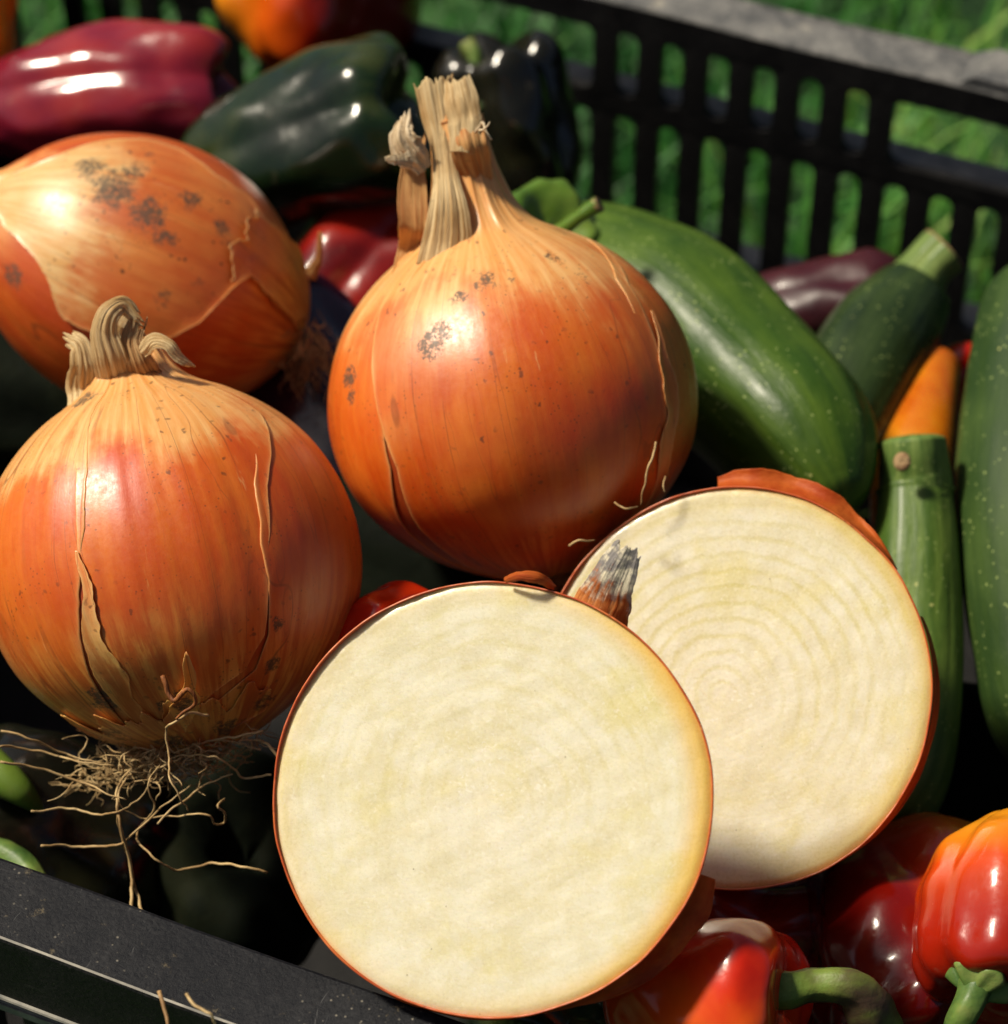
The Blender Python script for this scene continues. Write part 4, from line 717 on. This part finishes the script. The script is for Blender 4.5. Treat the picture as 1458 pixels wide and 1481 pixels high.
def cut_onion(label, px, py, d, rpx, normal, mat, skin, seed, depth=.80, sq=(1., 1.)):
    root = thing('onion_half', label, 'onion half', 'two halves of a cut onion'); R = rpx / F * d; M = frame(normal, cv(1, 0, 0), W(px, py, d))
    nt_ = 360; th = np.arange(nt_) / nt_ * 2 * np.pi; D = np.stack([np.cos(th), np.sin(th), 0 * th], -1)
    edge = (1 + .012 * sn(D, seed, 1.2, 3) + .0018 * sn(D, seed + 2, 9., 2)) * np.hypot(np.cos(th) * sq[0], np.sin(th) * sq[1])
    nr = 150; q = np.linspace(.0005, 1, nr); X = q[:, None] * edge[None] * R * .992
    P = np.stack([X * np.cos(th), X * np.sin(th), 0 * X], -1)
    P[..., 2] = R * (.004 * sn(P / R, seed + 5, 2., 3) + .0012 * sn(P / R, seed + 6, 22., 3)) - R * .012 * np.clip((q[:, None] - .955) / .045, 0, 1) ** 2
    obj('cut_face', mesh('cut_face', P.reshape(-1, 3), gridf(nr, nt_, True), mat), root, M)
    m_ = 110; a = np.linspace(0, 1, m_) * math.pi / 2; rr = np.cos(a) ** .85; zz = -np.sin(a) * depth
    rr[-1] = .002; X = rr[:, None] * edge[None] * R; S = np.stack([X * np.cos(th), X * np.sin(th), zz[:, None] * R + 0 * X], -1)
    lip = .0004 + .0006 * (sn(D, seed + 8, 5., 4)); S[0, :, 2] += lip; S[1, :, 2] += lip * .3
    inner = S[0:1].copy(); inner[..., :2] *= .9915; inner2 = inner.copy(); inner2[..., 2] -= .003
    S = np.concatenate([inner2, inner, S], 0).reshape(-1, 3); z = np.zeros(len(S))
    obj('skin', mesh('skin', S, gridf(m_ + 2, nt_, True)[:, ::-1], skin, attrs={'mould': z, 'pale': z}), root, M)
    return root, R, M
SK4 = onion_mat('cut_skin_front', .047, 10., deep=(.44, .065, .01), mid=(.62, .16, .03), mould=.2, top=(1.5, 2.), bottom=(2., 3.))
FM1 = flesh_mat('flesh_front', .0475, (.03, -.01), 11.5, 1.0, .24, .20); FM2 = flesh_mat('flesh_rear', .0465, (-.05, -.05), 12.5, 5.0, .48, .20, edge=(.66, .50, .14))
h1, R1, MH1 = cut_onion('cut onion half facing the viewer at the front with a smooth pale face', 707, 1153, .592, 319, cv(-.20, .12, 1), FM1, SK4, 201, depth=.60, sq=(1.022, .985))
h2, R2, MH2 = cut_onion('cut onion half with visible rings leaning behind the front half', 1062, 992, .650, 289, cv(-.20, .12, 1), FM2, SK4, 211, sq=(.985, 1.01))
SPOTP = paper_mat('spotted_flap', (.50, .12, .02), (.68, .30, .09), .25, .15, 12., 1.5, tip=((.30, .62), (.26, .24, .23), (.82, .74, .54)), seed=21)
ORP = paper_mat('orange_flap', (.50, .07, .010), (.68, .17, .025), .12, .40, 5., 1.0, seed=24)
ribbon(h1, 'skin_flap', [W(862, 900, .602), W(874, 868, .598), W(890, 832, .594), W(910, 792, .592)], [pxr(46, .6), pxr(40, .59), pxr(31, .59), pxr(21, .59)], SPOTP, .25, 1.6, .03, .05, seed=91, taper_rag=.018, twist=.15)
ribbon(h1, 'skin_flap', [W(732, 839, .595), W(752, 833, .592), W(775, 835, .592), W(800, 848, .596)], [pxr(3, .6), pxr(6, .59), pxr(7, .59), pxr(3, .59)], ORP, .6, 2, .1, .3, seed=101, n=50, m=20)
# skin standing up behind the rear half's edge
def edge_flap(root, R, M, a0, a1, hgt, mat, seed):
    n, m_ = 120, 24; a = np.radians(np.linspace(a0, a1, n)); u = np.linspace(0, 1, n); H = np.array([np.interp(k, np.linspace(0, 1, len(hgt)), hgt) for k in u]) * (1 + .12 * sn(np.stack([a * 8, 0 * a, 0 * a], -1), seed, 1., 4))
    v = np.linspace(0, 1, m_); rr = R * .985 + H[:, None] * v ** 1.2; z = -.002 - .003 * v[None] - .003 * np.sin(v[None] * 2.4) + .001 * np.sin(a * 18)[:, None] * v
    P = np.stack([rr * np.cos(a)[:, None], rr * np.sin(a)[:, None], z + 0 * rr], -1); V, f = sheet(P[:, ::-1], .0003)
    uv = np.stack([u[:, None] + 0 * rr, v[None] + 0 * rr, 0 * rr], -1).reshape(-1, 3); obj('skin_flap', mesh('skin_flap', V, f, mat, attrs={'uvw': np.vstack([uv, uv])}), root, M)
edge_flap(h1, R1, MH1, 285, 165, [pxr(2, .6), pxr(9, .6), pxr(12, .6), pxr(8, .6), pxr(9, .6), pxr(3, .6)], ORP, 15)
edge_flap(h2, R2, MH2, 20, -75, [pxr(2, .65), pxr(8, .65), pxr(7, .65), pxr(9, .65), pxr(7, .65), pxr(2, .65)], ORP, 19)
edge_flap(h1, R1, MH1, -20, -78, [pxr(30, .6), pxr(38, .6), pxr(38, .6), pxr(32, .6), pxr(20, .6), pxr(8, .6), pxr(2, .6)], ORP, 9)
edge_flap(h2, R2, MH2, 95, 36, [pxr(34, .64), pxr(40, .64), pxr(36, .65), pxr(30, .65), pxr(18, .65), pxr(4, .65)], ORP, 5)
# loose fibres
f1 = [W(268, 1438, .572), W(288, 1458, .570), W(305, 1468, .569), W(314, 1490, .572)]
V, f, t = fibre(f1, .0005, 6); o = obj('loose_root', mesh('loose_root', V, f, ROOTM, tris=t, attrs={'uvw': V * 30}), None, None); o['label'] = 'short pale dry root fibre lying on the front rim of the crate'; o['category'] = 'root'
V, f, t = fibre([W(230, 1432, .585), W(238, 1460, .583), W(246, 1500, .58)], .0007, 6); o = obj('dry_stalk', mesh('dry_stalk', V, f, DARKROOT, tris=t, attrs={'uvw': V * 30}), None, None); o['label'] = 'dry straw hanging from the front rim at the bottom left'; o['category'] = 'straw'
finish()
